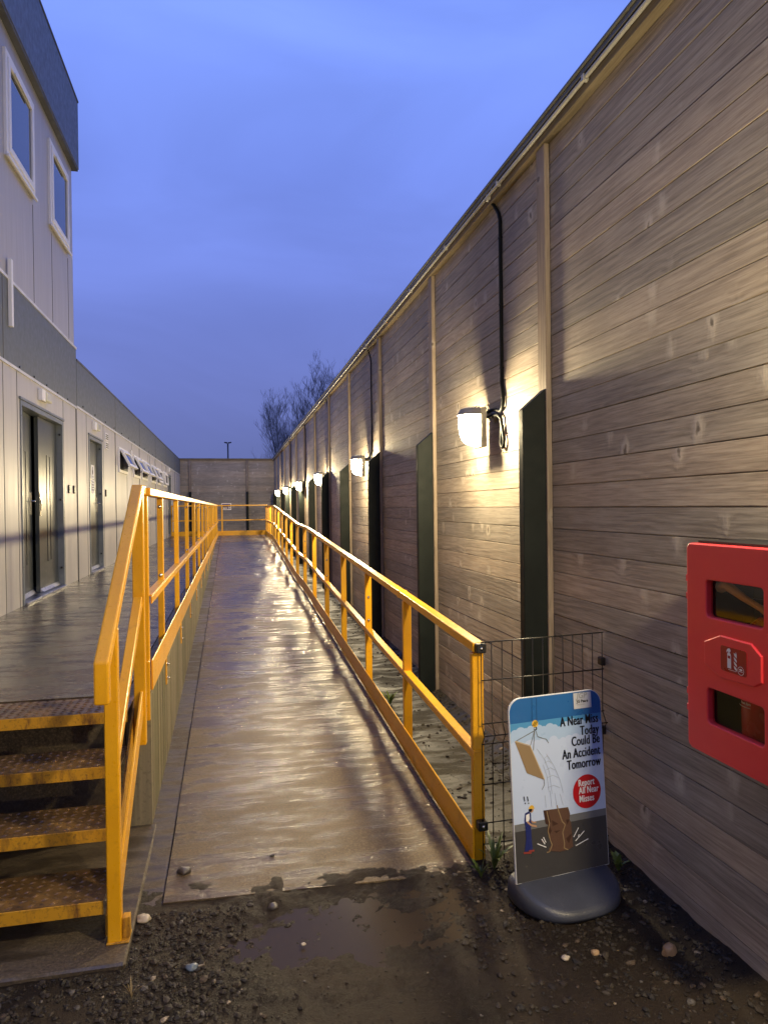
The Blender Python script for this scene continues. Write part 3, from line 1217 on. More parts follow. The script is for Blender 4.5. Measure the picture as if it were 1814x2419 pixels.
def door_leaf(name, parent, y0, y1, z0, z1, x, hinge_at_y0=True, angle=0., handle_y=None, strip=True):
    """leaf built closed at plane x (front), then swung about its hinge"""
    q = MB()
    q.box(x - .045, x, y0, y1, z0, z1)
    if strip:
        yc = (y0 + y1) / 2
        q.box(x, x + .006, yc - .085, yc - .07, z0 + .34, z1 - .42)
        q.box(x, x + .006, yc + .07, yc + .085, z0 + .34, z1 - .42)
        q.box(x, x + .006, yc - .0695, yc + .0695, z0 + .34, z0 + .355)
        q.box(x, x + .006, yc - .0695, yc + .0695, z1 - .435, z1 - .42)
    hy = y0 if hinge_at_y0 else y1
    ob = q.build(name, 'door_paint', parent, origin=(x, hy, z0), bevel=.002)
    ob.location = Vector((x, hy, z0)) - Vector(parent.location)
    ob.rotation_euler.z = angle
    q = MB()
    q.prism([(x + .001, y0 + .01, z0 + .005), (x + .030, y0 + .01, z0 + .005), (x + .001, y0 + .01, z0 + .045)], (0, y1 - y0 - .02, 0))
    q.build('weather_bar', 'aluminium', ob, origin=(x, hy, z0))
    if handle_y is not None:
        q = MB()
        zc = z0 + 1.06
        q.box(x + .0005, x + .010, handle_y - .02, handle_y + .02, zc - .15, zc + .10)
        q.tube([(x + .01, handle_y, zc), (x + .05, handle_y, zc)], .010, 8)
        s_ = -1 if hinge_at_y0 else 1
        q.tube([(x + .05, handle_y - .008 * s_, zc), (x + .052, handle_y + s_ * .12, zc)], .009, 8)
        q.build('handle', 'chrome', ob, origin=(x, hy, z0), bevel=.002)
    return ob


def door_set(parent, d, single, label_axis=0):
    a, b, z0, z1 = d
    q = MB()
    q.box(BX - .13, BX + .012, a + .001, a + .05, z0, z1)
    q.box(BX - .13, BX + .012, b - .05, b - .001, z0, z1)
    q.box(BX - .13, BX + .012, a + .0503, b - .0503, z1 - .055, z1 - .001)
    q.box(BX - .001, BX + .022, a - .03, b + .03, z1 + .0005, z1 + .03)
    q.build('door_frame', 'frame_grey', parent, bevel=.003)
    q = MB()
    q.box(BX - .13, BX + .035, a + .0505, b - .0505, z0 - .002, z0 + .028)
    q.build('threshold', 'aluminium', parent, bevel=.004)


door_set(two, DD, False)
door_leaf('door', two, 7.985, 8.865, P + .03, 2.785, BX - .062, True, R(4.5), 8.78)
door_leaf('door', two, 8.885, 9.775, P + .03, 2.785, BX - .062, False, 0, None)
q = MB()
q.box(BX - .0615, BX - .052, 8.897, 8.935, P + .92, P + 1.20)
q.box(BX - .052, BX - .040, 8.907, 8.925, P + .98, P + 1.12)
q.build('lock_plate', 'chrome', two, bevel=.002)
q = MB()
for z in (P + .25, P + 1.12, P + 1.95):
    q.tube([(BX - .02, 9.7785, z), (BX - .02, 9.765, z)], .014, 8)
q.build('hinge_bolt', 'black_plastic', two)
for y in (10.10, 10.41):
    q = MB()
    q.box(BX + .0005, BX + .02, y, y + .07, P + 1.21, P + 1.32)
    q.build('keypad', 'black_plastic', two, bevel=.004)


def emergency_light(y, z, label):
    t = thing('emergency_light', label, 'light fitting', (BX, y, z), 'unlit emergency lights over the doors')
    q = MB()
    q.box(BX + .001, BX + .05, y, y + .15, z - .065, z + .065)
    q.build('base', 'upvc_white', t, bevel=.006, seg=2)
    q = MB()
    q.box(BX + .001, BX + .065, y + .1505, y + .40, z - .055, z + .055)
    q.build('lens', 'lens_plastic', t, bevel=.018, seg=3)
    return t


emergency_light(8.65, 3.01, 'unlit white and cream emergency light above the double doors')
emergency_light(11.86, 3.02, 'unlit white emergency light above the single door with paper notices')
emergency_light(25.85, 3.06, 'tiny unlit emergency light above the farthest door of the long building')

# single storey block
wz = (2.455, 2.895)
WY = [14.52, 16.65, 18.15, 20.25, 21.85, 23.83]
wall_with_openings(one, ONE0, ONE1, P - .05, BB + .02, [SD, FD] + [(y, y + 1.16) + wz for y in WY], 'wall_panel', 'wall')
q = MB()
q.box(BX - .12, BX + .012, ONE0 + .004, ONE1, BB + .021, 3.80)
q.build('grey_band', 'grey_band', one)
q = MB()
q.box(BX - 5, BX + .02, ONE0 + .004, ONE1 + .02, 3.8005, 3.83)
q.build('roof_edge', 'cap_steel', one)
q = MB()
q.box(BX - .04, BX + .016, ONE0, ONE1, BB - .01, BB + .0205)
q.build('trim_strip', 'trim_white', one)
q = MB()
q.box(BX - 5, BX - .9, ONE0, ONE1, P - .05, 3.799)
q.box(BX - .9, BX - .121, ONE1 - .2, ONE1, P - .05, 3.799)
q.box(BX - .9, BX - .121, ONE0, ONE1, 3.3, 3.799)
q.build('body', 'interior_grey', one)
mods = [14.13, 17.75, 21.42, 24.97, 28.7]
for y in mods:
    joint(one, BX - .002, BX + .010, y - .012, y + .012, P, BB - .012)
    joint(one, BX - .002, BX + .0155, y - .006, y + .006, BB + .022, 3.79)
for y in (11.40, 12.85, 15.65, 16.45, 19.6, 20.0, 22.9, 23.5, 26.98, 27.9, 30.0):
    under = any(a - .02 < y < a + 1.18 for a in WY)
    joint(one, BX - .002, BX + .0035, y - .004, y + .004, P, 2.40 if under else BB - .012)
for k in range(19):
    y = 11.1 + .95 * k
    q = MB()
    q.tube([(BX + .01, y, BB + .06), (BX + .024, y, BB + .06)], .012, 6)
    q.build('screw', 'black_plastic', one)
door_set(one, SD, True)
sdoor = door_leaf('door', one, 11.605, 12.645, P + .03, 2.785, BX - .062, True, 0, 12.53, False)
door_set(one, FD, True)
door_leaf('door', one, 25.605, 26.845, P + .03, 2.81, BX - .062, True, 0, 26.7, False)
q = MB()
for z in (P + .25, P + 1.25, P + 2.0):
    q.tube([(BX - .02, 12.6485, z), (BX - .02, 12.634, z)], .014, 8)
q.build('hinge_bolt', 'black_plastic', one)
q = MB()
q.box(BX + .0005, BX + .02, 12.965, 13.03, P + 1.21, P + 1.33)
q.build('keypad', 'black_plastic', one, bevel=.004)
# louvre vents
for z in (2.965, 2.815):
    q = MB()
    q.box(BX + .0005, BX + .018, 12.99, 13.27, z - .065, z + .065)
    for k in range(3):
        q.box(BX + .0182, BX + .024, 13.02, 13.24, z - .045 + k * .034, z - .027 + k * .034, 1)
    q.build('vent', ['upvc_white', 'black_plastic'], one)
# pale stain panel / trunking by the first window
q = MB()
q.box(BX + .0005, BX + .03, 16.12, 16.36, 2.63, 2.98)
q.build('trunking', 'trim_white', one)
# windows
for i, y in enumerate(WY):
    q = MB()
    frame(q, y - .03, y + 1.19, wz[0] - .035, wz[1] + .02, .06, BX - .06, BX + .026)
    w_ = q.build('window', 'upvc_white', one, bevel=.003)
    ang = R((27, 27, 26, 25, 5, 3)[i])
    zt = wz[1] - .045
    hgt = zt - wz[0] - .028
    q = MB()
    L0, L1 = y + .035, y + 1.125

    def sash(dx, dz):       # dx out of the plane, dz down from the hinge
        return (BX + .028 + math.cos(ang) * dx + math.sin(ang) * dz, zt - math.cos(ang) * dz + math.sin(ang) * dx)

    def sbox(mb, a, b, d0, d1, x0, x1):
        cs = [sash(x0, d0), sash(x1, d0), sash(x1, d1), sash(x0, d1)]
        mb.prism([(cx, a, cz) for cx, cz in cs], (0, b - a, 0))
    sbox(q, L0, L1, 0, .06, 0, .045)
    sbox(q, L0, L1, hgt - .06, hgt, 0, .045)
    sbox(q, L0, L0 + .07, .0603, hgt - .0603, 0, .045)
    sbox(q, L1 - .07, L1, .0603, hgt - .0603, 0, .045)
    q.build('frame', 'upvc_white', w_, origin=one.location, bevel=.003)
    q = MB()
    sbox(q, L0 + .07, L1 - .07, .06, hgt - .06, .012, .024)
    q.build('pane', 'window_glass', w_, origin=one.location)
    if i < 4:
        q = MB()
        q.bar((BX + .0, L0 + .25, wz[0] + .03), (sash(0, hgt - .05)[0], L0 + .32, sash(0, hgt - .05)[1]), .02, .012)
        q.build('stay', 'black_plastic', w_, origin=one.location)


# notices on the single door
def notice(y0, y1, z0, z1, lines, label):
    q = MB()
    X = BX - .0612
    q.box(X, X + .0015, y0, y1, z0, z1)
    for (a, b, c, d) in lines:
        q.box(X + .0016, X + .0022, y0 + a * (y1 - y0), y0 + b * (y1 - y0), z0 + c * (z1 - z0), z0 + d * (z1 - z0), 1)
    return tag(q.build('notice', ['paper', 'ink'], origin=(X, (y0 + y1) / 2, z0)), label, 'notice')


notice(12.07, 12.33, 2.20, 2.42, [(.42, .58, .30, .88), (.36, .64, .36, .62), (.25, .75, .17, .20), (.25, .75, .10, .13)],
       'upper white paper notice with a dark upright symbol on the single door')
notice(12.07, 12.33, 1.955, 2.185, [(.2, .8, .80, .86), (.15, .85, .60, .67), (.15, .85, .42, .49), (.2, .8, .25, .32)],
       'lower white paper notice with lines of text on the single door')

# ------------------------------------------------------------------ walkway sign on the far railing
ws = thing('walkway_sign', 'small blue sign with white arrow and walking figure on the far railing', 'sign', (-.13, 26.16, P + .93))
q = MB()
x0, x1, z0, z1 = -.305, .035, 1.635, 1.875
q.box(x0, x1, 26.145, 26.15, z0, z1)
q.build('border', 'white_print', ws)
q = MB()
q.box(x0 + .02, x1 - .02, 26.1435, 26.1448, z0 + .02, z1 - .02)
q.build('panel', 'sign_blue', ws)
q = MB()
yy = 26.1425
def flat(mb, pts, y=yy, mi=0):
    mb.add([(px, y, pz) for px, pz in pts], [tuple(range(len(pts)))], mi)
zc = 1.70
flat(q, [(-.25, zc), (-.215, zc + .034), (-.205, zc + .012), (-.10, zc + .012), (-.10, zc - .012), (-.205, zc - .012), (-.215, zc - .034)])
# walking figure
cx = -.035
flat(q, [(cx + .012 * math.cos(a * .785), zc + .052 + .012 * math.sin(a * .785)) for a in range(8)])
flat(q, [(cx - .010, zc + .036), (cx + .012, zc + .036), (cx + .010, zc - .002), (cx - .010, zc - .002)])
flat(q, [(cx - .010, zc + .034), (cx - .036, zc + .014), (cx - .030, zc + .006), (cx - .008, zc + .022)])
flat(q, [(cx + .012, zc + .034), (cx + .034, zc + .012), (cx + .028, zc + .004), (cx + .008, zc + .022)])
flat(q, [(cx - .010, zc - .0005), (cx + .002, zc - .0005), (cx - .026, zc - .036), (cx - .036, zc - .030)])
flat(q, [(cx + .0, zc - .0005), (cx + .010, zc - .0005), (cx + .034, zc - .034), (cx + .024, zc - .040)])
q.build('symbol', 'white_print', ws)

# ------------------------------------------------------------------ wire mesh panel
mp_ = thing('mesh_panel', 'black welded wire mesh panel closing the gap between railing end and fence', 'mesh fence', (1.48, 3.205, 0))
q = MB()
MY = 3.205
zpts = [1.05, .868, .66, .612, .563, .37, .185, .085, .02]
bulge = {.612: -.03}
x0, x1 = 1.155, 1.795
for z in zpts[:-1]:
    yb = MY + (-.035 if z == .612 else 0)
    q.tube([(x0, yb, z - .006), (x1, yb, z + .012)], .0032, 6)
k = x0
while k < x1 + .001:
    dz = (k - x0) / (x1 - x0) * .018 - .006
    q.tube([(k, MY - .005, 1.052 + dz), (k, MY - .005, .66 + dz), (k, MY - .040, .612 + dz), (k, MY - .005, .563 + dz), (k, MY - .005, .0)], .0027, 6)
    k += .0525
q.build('wire_grid', 'wire', mp_)
for z in (1.018, .17):
    q = MB()
    q.box(1.13, 1.178, 3.188, 3.2295, z - .022, z + .022)
    c_ = q.build('clamp', 'black_plastic', mp_, bevel=.004)
    q = MB()
    q.tube([(1.154, 3.1875, z), (1.154, 3.183, z)], .009, 8)
    q.build('bolt', 'chrome', c_, origin=mp_.location)
q = MB()
q.box(1.772, 1.797, 3.185, 3.225, .90, .94)
q.box(1.772, 1.797, 3.185, 3.225, .56, .60)
q.build('wall_bracket', 'wire', mp_, bevel=.004)

# ------------------------------------------------------------------ swing sign
sg = thing('safety_sign', 'pavement safety sign about near misses on a dark rounded base by the mesh panel', 'sign', (1.385, 2.83, 0))
sg.rotation_euler.z = R(8)
# base, local coordinates (x right, y back, z up)
q = MB()
n = 48
plan = []
for i in range(n):
    a = 2 * math.pi * i / n
    ca, sa = math.cos(a), math.sin(a)
    px = .238 * (abs(ca) ** .72) * (1 if ca >= 0 else -1)
    py = (.200 * abs(sa) ** .95 * -1) if sa < 0 else .12 * abs(sa) ** .35
    plan.append((px, py))


def top_z(py):          # low rounded toe rising to the slot that holds the board
    t_ = min(1, max(0, (py + .200) / .200))
    return .038 + .066 * (t_ ** .8)


rings = [[(x * .965, y * .965, .004) for x, y in plan], [(x, y, .018) for x, y in plan], [(x, y, top_z(y) * .55) for x, y in plan]]
for k, dz in ((.985, .80), (.95, .93), (.88, 1.0), (.60, 1.0), (.25, 1.0)):
    rings.append([(x * k, y * k, top_z(y * k) * dz) for x, y in plan])
vs = [p for r_ in rings for p in r_]
fs = [(i * n + k, i * n + (k + 1) % n, (i + 1) * n + (k + 1) % n, (i + 1) * n + k) for i in range(len(rings) - 1) for k in range(n)]
fs += [tuple(range(n)), tuple(range((len(rings) - 1) * n, len(rings) * n))]
q.add(vs, fs, smooth=True)
q.build('base', 'base_rubber', sg, origin=(0, 0, 0))
BWd, BHt = .470, .770


def placed(o):
    o.location = (0, 0, .100)
    o.rotation_euler = (R(-4), 0, 0)
    return o


def uvp(vs, n):
    """board plane: u right from left edge, v up; n mm in front"""
    return [(p[0] - BWd / 2, -n - .006, p[1]) for p in vs]


vs, fs = curve_plate([rrect(0, BWd, 0, BHt, (.0, .0, .06, .06), 8)], .011, .0015)
q = MB()
q.add([(p[0] - BWd / 2, -p[2], p[1]) for p in vs], fs)
plain('board_edge', (.62, .64, .66), .4)
board = placed(q.build('board', 'board_edge', sg, origin=(0, 0, 0)))

for nm, col in (('print_deep_blue', (.022, .115, .34)), ('print_sky_blue', (.075, .27, .53)), ('print_cloud', (.36, .50, .74)), ('print_pale', (.47, .57, .80)),
                ('print_grey', (.15, .155, .165)), ('print_dark', (.052, .050, .052)), ('print_tan', (.26, .185, .105)), ('print_tan_edge', (.50, .39, .24)),
                ('print_brown', (.105, .058, .040)), ('print_brown_dark', (.055, .028, .02)), ('print_black', (.008, .008, .010)), ('print_white', (.74, .75, .78)),
                ('print_red', (.46, .010, .016)), ('print_navy', (.020, .028, .14)), ('print_yellow', (.68, .42, .05)), ('print_skin', (.45, .27, .17)),
                ('print_line', (.33, .38, .46)), ('print_logo', (.33, .35, .36)), ('print_grey_panel', (.56, .58, .62)), ('print_shoe', (.26, .05, .04))):
    plain(nm, col, .33, vary=.02)
PM = ['print_deep_blue', 'print_sky_blue', 'print_cloud', 'print_pale', 'print_grey', 'print_dark', 'print_tan', 'print_tan_edge', 'print_brown', 'print_brown_dark',
      'print_black', 'print_white', 'print_red', 'print_navy', 'print_yellow', 'print_skin', 'print_line', 'print_logo', 'print_grey_panel', 'print_shoe']
PI_ = {n_: i for i, n_ in enumerate(PM)}
art = MB()
LAY = [0.0]


def poly(mat, pts, lay):
    art.add(uvp(pts, .0002 + lay * .00025), [tuple(range(len(pts)))], PI_['print_' + mat])


def disc(mat, cx, cy, r, lay, n=20, a0=0, a1=360, sx=1.):
    poly(mat, [(cx + sx * r * math.cos(R(a0 + (a1 - a0) * i / n)), cy + r * math.sin(R(a0 + (a1 - a0) * i / n))) for i in range(n if a1 - a0 == 360 else n + 1)], lay)


def stroke(mat, pts, w, lay):
    for (ax, ay), (bx, by) in zip(pts, pts[1:]):
        L = math.hypot(bx - ax, by - ay) or 1
        ox, oy = -(by - ay) / L * w / 2, (bx - ax) / L * w / 2
        poly(mat, [(ax + ox, ay + oy), (bx + ox, by + oy), (bx - ox, by - oy), (ax - ox, ay - oy)], lay)


def words(txt, x, y, size, sx, bold, mat, lay, align='RIGHT', shear=0.):
    v_, f_ = text_mesh(txt, size, sx, bold, align, shear)
    art.add(uvp([(p.x + x, p.y + y) for p in v_], .0002 + lay * .00025), f_, PI_['print_' + mat])


def K(px, py):
    """zoomed photo pixel of the board -> board u, v (it is the printed sheet's own layout)"""
    t_ = (py - 560) / (1720 - 560)
    xl = 262 + (py - 620) * (318 - 262) / (1790 - 620)
    xr = 887 + (py - 620) * (940 - 887) / (1650 - 620)
    u = (px - xl) / (xr - xl)
    yt = 570 - 35 * u
    yb = 1790 - 140 * u
    return (u * BWd, (1 - (py - yt) / (yb - yt)) * BHt)


# sky, clouds, ground
m_ = .003
top_v = K(500, 1425)[1]
full = rrect(m_, BWd - m_, m_, BHt - m_, (0, 0, .058, .058), 8)


def clip(v0, v1):
    pts = []
    for p in full:
        pts.append((p[0], min(max(p[1], v0), v1)))
    o_ = []
    for p in pts:
        if not o_ or (abs(p[0] - o_[-1][0]) + abs(p[1] - o_[-1][1])) > 1e-6:
            o_.append(p)
    return o_


gv = .245
poly('pale', clip(gv, .60), 0)
poly('sky_blue', clip(.60, .665), 0)
poly('deep_blue', clip(.665, BHt), 0)
poly('grey', clip(.215, gv), 0)
poly('dark', clip(m_, .215), 0)


def cloud(mat, base, top, lay, seed):
    rd = random.Random(seed)
    x = 0
    poly(mat, [(m_, base), (BWd - m_, base), (BWd - m_, top), (m_, top)], lay)
    while x < BWd - .02:
        r_ = rd.uniform(.016, .034)
        cx_ = min(max(x + r_, r_ + m_), BWd - r_ - m_)
        disc(mat, cx_, top + rd.uniform(-.014, .006), r_, lay + .2 + rd.random() * .5, 18)
        x += r_ * 1.3


cloud('cloud', .555, .622, 1, 3)
cloud('pale', .50, .565, 2, 8)
# crane line, block and hook
hk = K(435, 740)
for px in (413, 444):
    stroke('black', [K(px, 568), K(px + 2, 720)], .0014, 4)
disc('yellow', hk[0], hk[1], .0155, 5)
for d_ in (-.007, 0, .007):
    stroke('black', [(hk[0] - .007 + d_, hk[1] - .009), (hk[0] + .007 + d_, hk[1] + .009)], .003, 6)
h2 = K(437, 772)
disc('black', h2[0], h2[1], .0085, 5)
disc('pale', h2[0] - .002, h2[1] + .001, .0042, 6)
for e_ in ((312, 848), (405, 880), (424, 915)):
    stroke('grey', [K(432, 785), K(*e_)], .0034, 6)
stroke('grey', [K(440, 788), K(452, 825), K(480, 836), K(510, 845), K(525, 872)], .0034, 6)
stroke('grey', [K(494, 1105), K(497, 1140), K(482, 1172)], .003, 6)
# falling board
poly('tan_edge', [K(303, 852), K(308, 846), K(404, 880), K(498, 1100), K(495, 1108), K(400, 884)], 7)
poly('tan', [K(303, 853), K(401, 886), K(494, 1108), K(382, 1062)], 7.4)
# motion lines
for pts in (((447, 905), (500, 980), (530, 1060), (548, 1200)), ((508, 940), (560, 1020), (600, 1110), (622, 1195)), ((488, 1010), (515, 1090), (528, 1190)),
            ((500, 1210), (508, 1290)), ((535, 1180), (545, 1285)), ((600, 1200), (622, 1275)), ((566, 1195), (580, 1280))):
    stroke('line', [K(*p) for p in pts], .0014, 7)
for x0_, y0_, x1_ in ((498, 968, 530), (498, 1000, 545), (508, 1045, 566), (515, 1095, 590), (518, 1160, 600)):
    stroke('line', [K(x0_, y0_), K((x0_ + x1_) / 2, y0_ - 14), K(x1_, y0_ + 2)], .0014, 7)
# broken crate
poly('brown', [K(490, 1308), K(655, 1288), K(668, 1330), K(664, 1365), K(674, 1385), K(685, 1500), K(690, 1540), K(660, 1560), K(600, 1574), K(520, 1570), K(540, 1530), K(528, 1470), K(515, 1440), K(520, 1400), K(505, 1395)], 8)
poly('brown_dark', [K(490, 1308), K(520, 1305), K(540, 1380), K(528, 1400), K(545, 1440), K(530, 1470), K(515, 1440), K(520, 1400), K(505, 1395)], 8.5)
for tri in (((545, 1370), (590, 1395), (550, 1410)), ((560, 1440), (605, 1435), (575, 1455)), ((640, 1370), (665, 1365), (650, 1400)), ((640, 1490), (685, 1450), (660, 1520)), ((540, 1480), (560, 1560), (545, 1520))):
    poly('brown_dark', [K(*p) for p in tri], 8.6)
stroke('tan', [K(580, 1275), K(590, 1310), K(615, 1380), K(635, 1400), K(618, 1450), K(630, 1520), K(628, 1550), K(655, 1562)], .0045, 9)
stroke('tan', [K(512, 1312), K(530, 1390), K(520, 1440), K(535, 1500), K(548, 1530), K(530, 1575), K(512, 1578)], .0045, 9)
for a_, b_ in (((692, 1480), (725, 1420)), ((704, 1505), (765, 1440)), ((706, 1535), (792, 1490)), ((722, 1478), (730, 1462)), ((508, 1545), (450, 1522)), ((500, 1525), (478, 1492)), ((506, 1515), (490, 1480))):
    stroke('white', [K(*a_), K(*b_)], .0038, 9)
# worker
poly('navy', [K(372, 1412), K(408, 1412), K(412, 1480), K(420, 1560), K(396, 1568), K(368, 1575), K(378, 1490)], 9)
poly('navy', [K(370, 1325), K(392, 1312), K(408, 1325), K(412, 1412), K(372, 1415), K(366, 1370)], 9.2)
poly('white', [K(376, 1335), K(398, 1325), K(400, 1360), K(392, 1382), K(376, 1378)], 9.6)
stroke('skin', [K(384, 1378), K(410, 1402), K(446, 1410)], .0075, 9.8)
stroke('skin', [K(405, 1372), K(425, 1384), K(442, 1382)], .0065, 8.8)
hd = K(411, 1303)
disc('skin', hd[0], hd[1], .0105, 9.4)
disc('black', hd[0] - .005, hd[1] + .001, .0085, 9.5)
disc('yellow', hd[0] + .001, hd[1] + .0075, .0125, 9.8, 14, 0, 180)
stroke('yellow', [(hd[0] - .013, hd[1] + .0075), (hd[0] + .0165, hd[1] + .0055)], .003, 9.9)
stroke('shoe', [K(396, 1570), K(430, 1566)], .008, 9.9)
stroke('shoe', [K(362, 1582), K(412, 1580)], .008, 9.9)
for px in (362, 384):
    stroke('black', [K(px, 1214), K(px + 6, 1246)], .0046, 9)
    d_ = K(px + 9, 1258)
    disc('black', d_[0], d_[1], .0028, 9)
# headline
for i, (tx, px, py) in enumerate((('A Near Miss', 868, 745), ('Today', 872, 815), ('Could Be', 878, 876), ('An Accident', 880, 950), ('Tomorrow', 884, 1019))):
    u_, v_ = K(px, py)
    for k_ in (0, .0013, .0026):
        words(tx, u_ - k_, v_, .0575, .64, .0003, 'black', 10 + k_ * 150)
rc = K(785, 1188)
disc('red', rc[0], rc[1], .0725, 9, 48)
for tx, px, py in (('Report', 724, 1158), ('All Near', 728, 1207), ('Misses', 731, 1260)):
    u_, v_ = K(px, py)
    for k_ in (0, .0009, .0018):
        words(tx, u_ + k_, v_, .0415, .67, .0002, 'white', 11 + k_ * 150, 'LEFT')
# printed logo panel
a_, b_ = K(692, 550), K(820, 650)
poly('grey_panel', [(a_[0], b_[1]), (b_[0], b_[1]), (b_[0], a_[1] - .004), (a_[0], a_[1] - .004)], 9)
u_, v_ = K(714, 590)
words('JGP', u_, v_ - .0005, .034, .98, .0008, 'logo', 10, 'LEFT', .25)
u_, v_ = K(716, 617)
words('JG Pears', u_, v_ - .001, .0165, .98, .0007, 'black', 10, 'LEFT')
u_, v_ = K(717, 634)
words('(Newark)', u_, v_ - .0015, .0095, 1.0, .0, 'logo', 10, 'LEFT')
poster = art.build('poster', PM, board, origin=(0, 0, 0))

# ------------------------------------------------------------------ extinguisher cabinet
CY0, CY1, CZ0, CZ1 = 1.728, 2.20, .852, 1.560
cb = thing('extinguisher_cabinet', 'red plastic fire extinguisher cabinet with two windows, mounted on the timber fence', 'cabinet', (1.80, 1.96, .86))
XF = 1.552


def yz(vs, x0):
    """plate (u = along -y from far edge... ) -> world: plate x -> y, plate y -> z, plate z -> -x"""
    return [(x0 - p[2], p[0], p[1]) for p in vs]


win = [(1.836, 2.097, 1.318, 1.440), (1.836, 2.094, .962, 1.080)]
ol = [rrect(CY0, CY1, CZ0, CZ1, .022, 6)] + [rrect(a, b, c, d, .014, 5) for a, b, c, d in win]
vs, fs = curve_plate(ol, .030, .006, 3)
q = MB()
q.add(yz(vs, XF + .015), fs)
# raised emblem surround and rim
ob_ = [(1.835, 1.155), (1.87, 1.135), (2.02, 1.128), (2.10, 1.16), (2.10, 1.235), (2.02, 1.268), (1.88, 1.266), (1.835, 1.235)]
vs, fs = curve_plate([ob_], .012, .005, 3)
q.add(yz(vs, XF - .001), fs)
for a, b, c, d in win:
    pass
q.box(XF + .001, XF + .03, CY0 + .02, CY1 - .02, CZ0 - .0, CZ0 + .012)
dr = q.build('door', 'red_plastic', cb)
for p_ in dr.data.polygons:
    p_.use_smooth = False
for (a, b, c, d) in win:
    q = MB()
    q.add([(XF + .0205, a - .008, c - .008), (XF + .0205, b + .008, c - .008), (XF + .0205, b + .008, d + .008), (XF + .0205, a - .008, d + .008)], [(0, 1, 2, 3)])
    q.build('window', 'clear_pane', dr, origin=cb.location)
q = MB()
for z in (1.437, 1.375, 1.043, .985):
    q.box(XF + .004, XF + .026, CY1 - .002, CY1 + .010, z - .012, z + .012)
q.build('hinge', 'red_plastic', dr, origin=cb.location, bevel=.002)
lb = MB()
ly0, ly1, lz0, lz1 = 1.897, 2.014, 1.158, 1.238
vs, fs = curve_plate([rrect(ly0, ly1, lz0, lz1, .008, 4)], .002, 0)
lb.add(yz(vs, XF - .0075), fs, 0)


def lab(pts, mi=1, n=0.):
    lb.add([(XF - .0088 - n, ly1 - u * (ly1 - ly0), lz0 + v * (lz1 - lz0)) for u, v in pts], [tuple(range(len(pts)))], mi)


lab([(.27, .16), (.42, .16), (.42, .66), (.40, .74), (.36, .79), (.30, .79), (.27, .72)])
lab([(.31, .80), (.38, .80), (.405, .87), (.37, .95), (.30, .94), (.245, .86), (.24, .76), (.27, .79), (.28, .84)])
lab([(.295, .55), (.395, .55), (.395, .66), (.295, .66)], 0, .0006)
for y0_ in (.02, .19, .36, .53):
    lab([(.52, .30 + y0_), (.55, .18 + y0_), (.64, .10 + y0_), (.64, .19 + y0_), (.585, .26 + y0_)])
lab([(.60, .88), (.59, .76), (.64, .66), (.64, .78)])
lab([(.30, .10), (.62, .10), (.62, .115), (.30, .115)])
for k in range(20):
    a, b = 2 * math.pi * k / 20, 2 * math.pi * (k + 1) / 20
    lab([(.79 + .12 * math.cos(a), .19 + .17 * math.sin(a)), (.79 + .12 * math.cos(b), .19 + .17 * math.sin(b)),
         (.79 + .105 * math.cos(b), .19 + .15 * math.sin(b)), (.79 + .105 * math.cos(a), .19 + .15 * math.sin(a))])
lab([(.72, .22), (.76, .27), (.82, .27), (.86, .22), (.82, .20), (.76, .20)])
lab([(.72, .15), (.86, .15), (.86, .175), (.72, .175)])
lb.build('label', ['red_label', 'white_print'], dr, origin=cb.location)
q = MB()
q.box(XF + .031, 1.804, CY0 - .02, CY0 - .012, CZ0 + .03, CZ1 + .008)
q.box(XF + .031, 1.804, CY1 - .032, CY1 - .024, CZ0 + .03, CZ1 + .008)
q.box(XF + .031, 1.804, CY0 - .0118, CY1 - .0322, CZ1 - .0, CZ1 + .008)
q.box(XF + .031, 1.804, CY0 - .0118, CY1 - .0322, CZ0 + .03, CZ0 + .038)
q.box(1.796, 1.804, CY0 - .0118, CY1 - .0322, CZ0 + .038, CZ1 - .0005)
q.build('body', 'black_plastic', cb)
ex = thing('fire_extinguisher', 'red fire extinguisher standing inside the wall cabinet behind its windows', 'extinguisher', (1.665, 1.95, CZ0 + .04))
q = MB()
zb = CZ0 + .04
q.tube([(1.665, 1.95, zb), (1.665, 1.95, zb + .01), (1.665, 1.95, zb + .36), (1.665, 1.95, zb + .41), (1.665, 1.95, zb + .44)], [.070, .078, .078, .055, .022], 28)
q.build('cylinder', 'red_steel', ex)
q = MB()
q.tube([(1.665, 1.95, zb + .43), (1.665, 1.95, zb + .49)], .02, 12)
q.bar((1.665, 1.90, zb + .51), (1.665, 2.03, zb + .545), .022, .012)
q.bar((1.665, 1.90, zb + .49), (1.665, 2.03, zb + .485), .022, .012)
q.build('valve', 'black_plastic', ex)
q = MB()
q.tube([(1.635, 1.93, zb + .47), (1.61, 1.88, zb + .49), (1.60, 1.85, zb + .40), (1.605, 1.86, zb + .2)], .011, 8)
q.build('hose', 'black_plastic', ex)
q = MB()
q.tube([(1.612, 2.10, zb + .52), (1.606, 2.06, zb + .53), (1.603, 1.98, zb + .50), (1.602, 1.90, zb + .475), (1.605, 1.84, zb + .44)], [.020, .017, .012, .010, .008], 8)
q.build('strap', 'orange_strap', ex)
q = MB()
for tx, dz, sz in (('FIREX', .185, .026), ('Foam Spray', .165, .010)):
    v_, f_ = text_mesh(tx, sz, 1.0, .0004, 'CENTER', .2)
    pts = []
    for p in v_:
        a = p.x / .0785
        pts.append((1.665 - .0788 * math.cos(a), 1.955 - .0788 * math.sin(a), zb + dz + p.y))
    q.add(pts, f_)
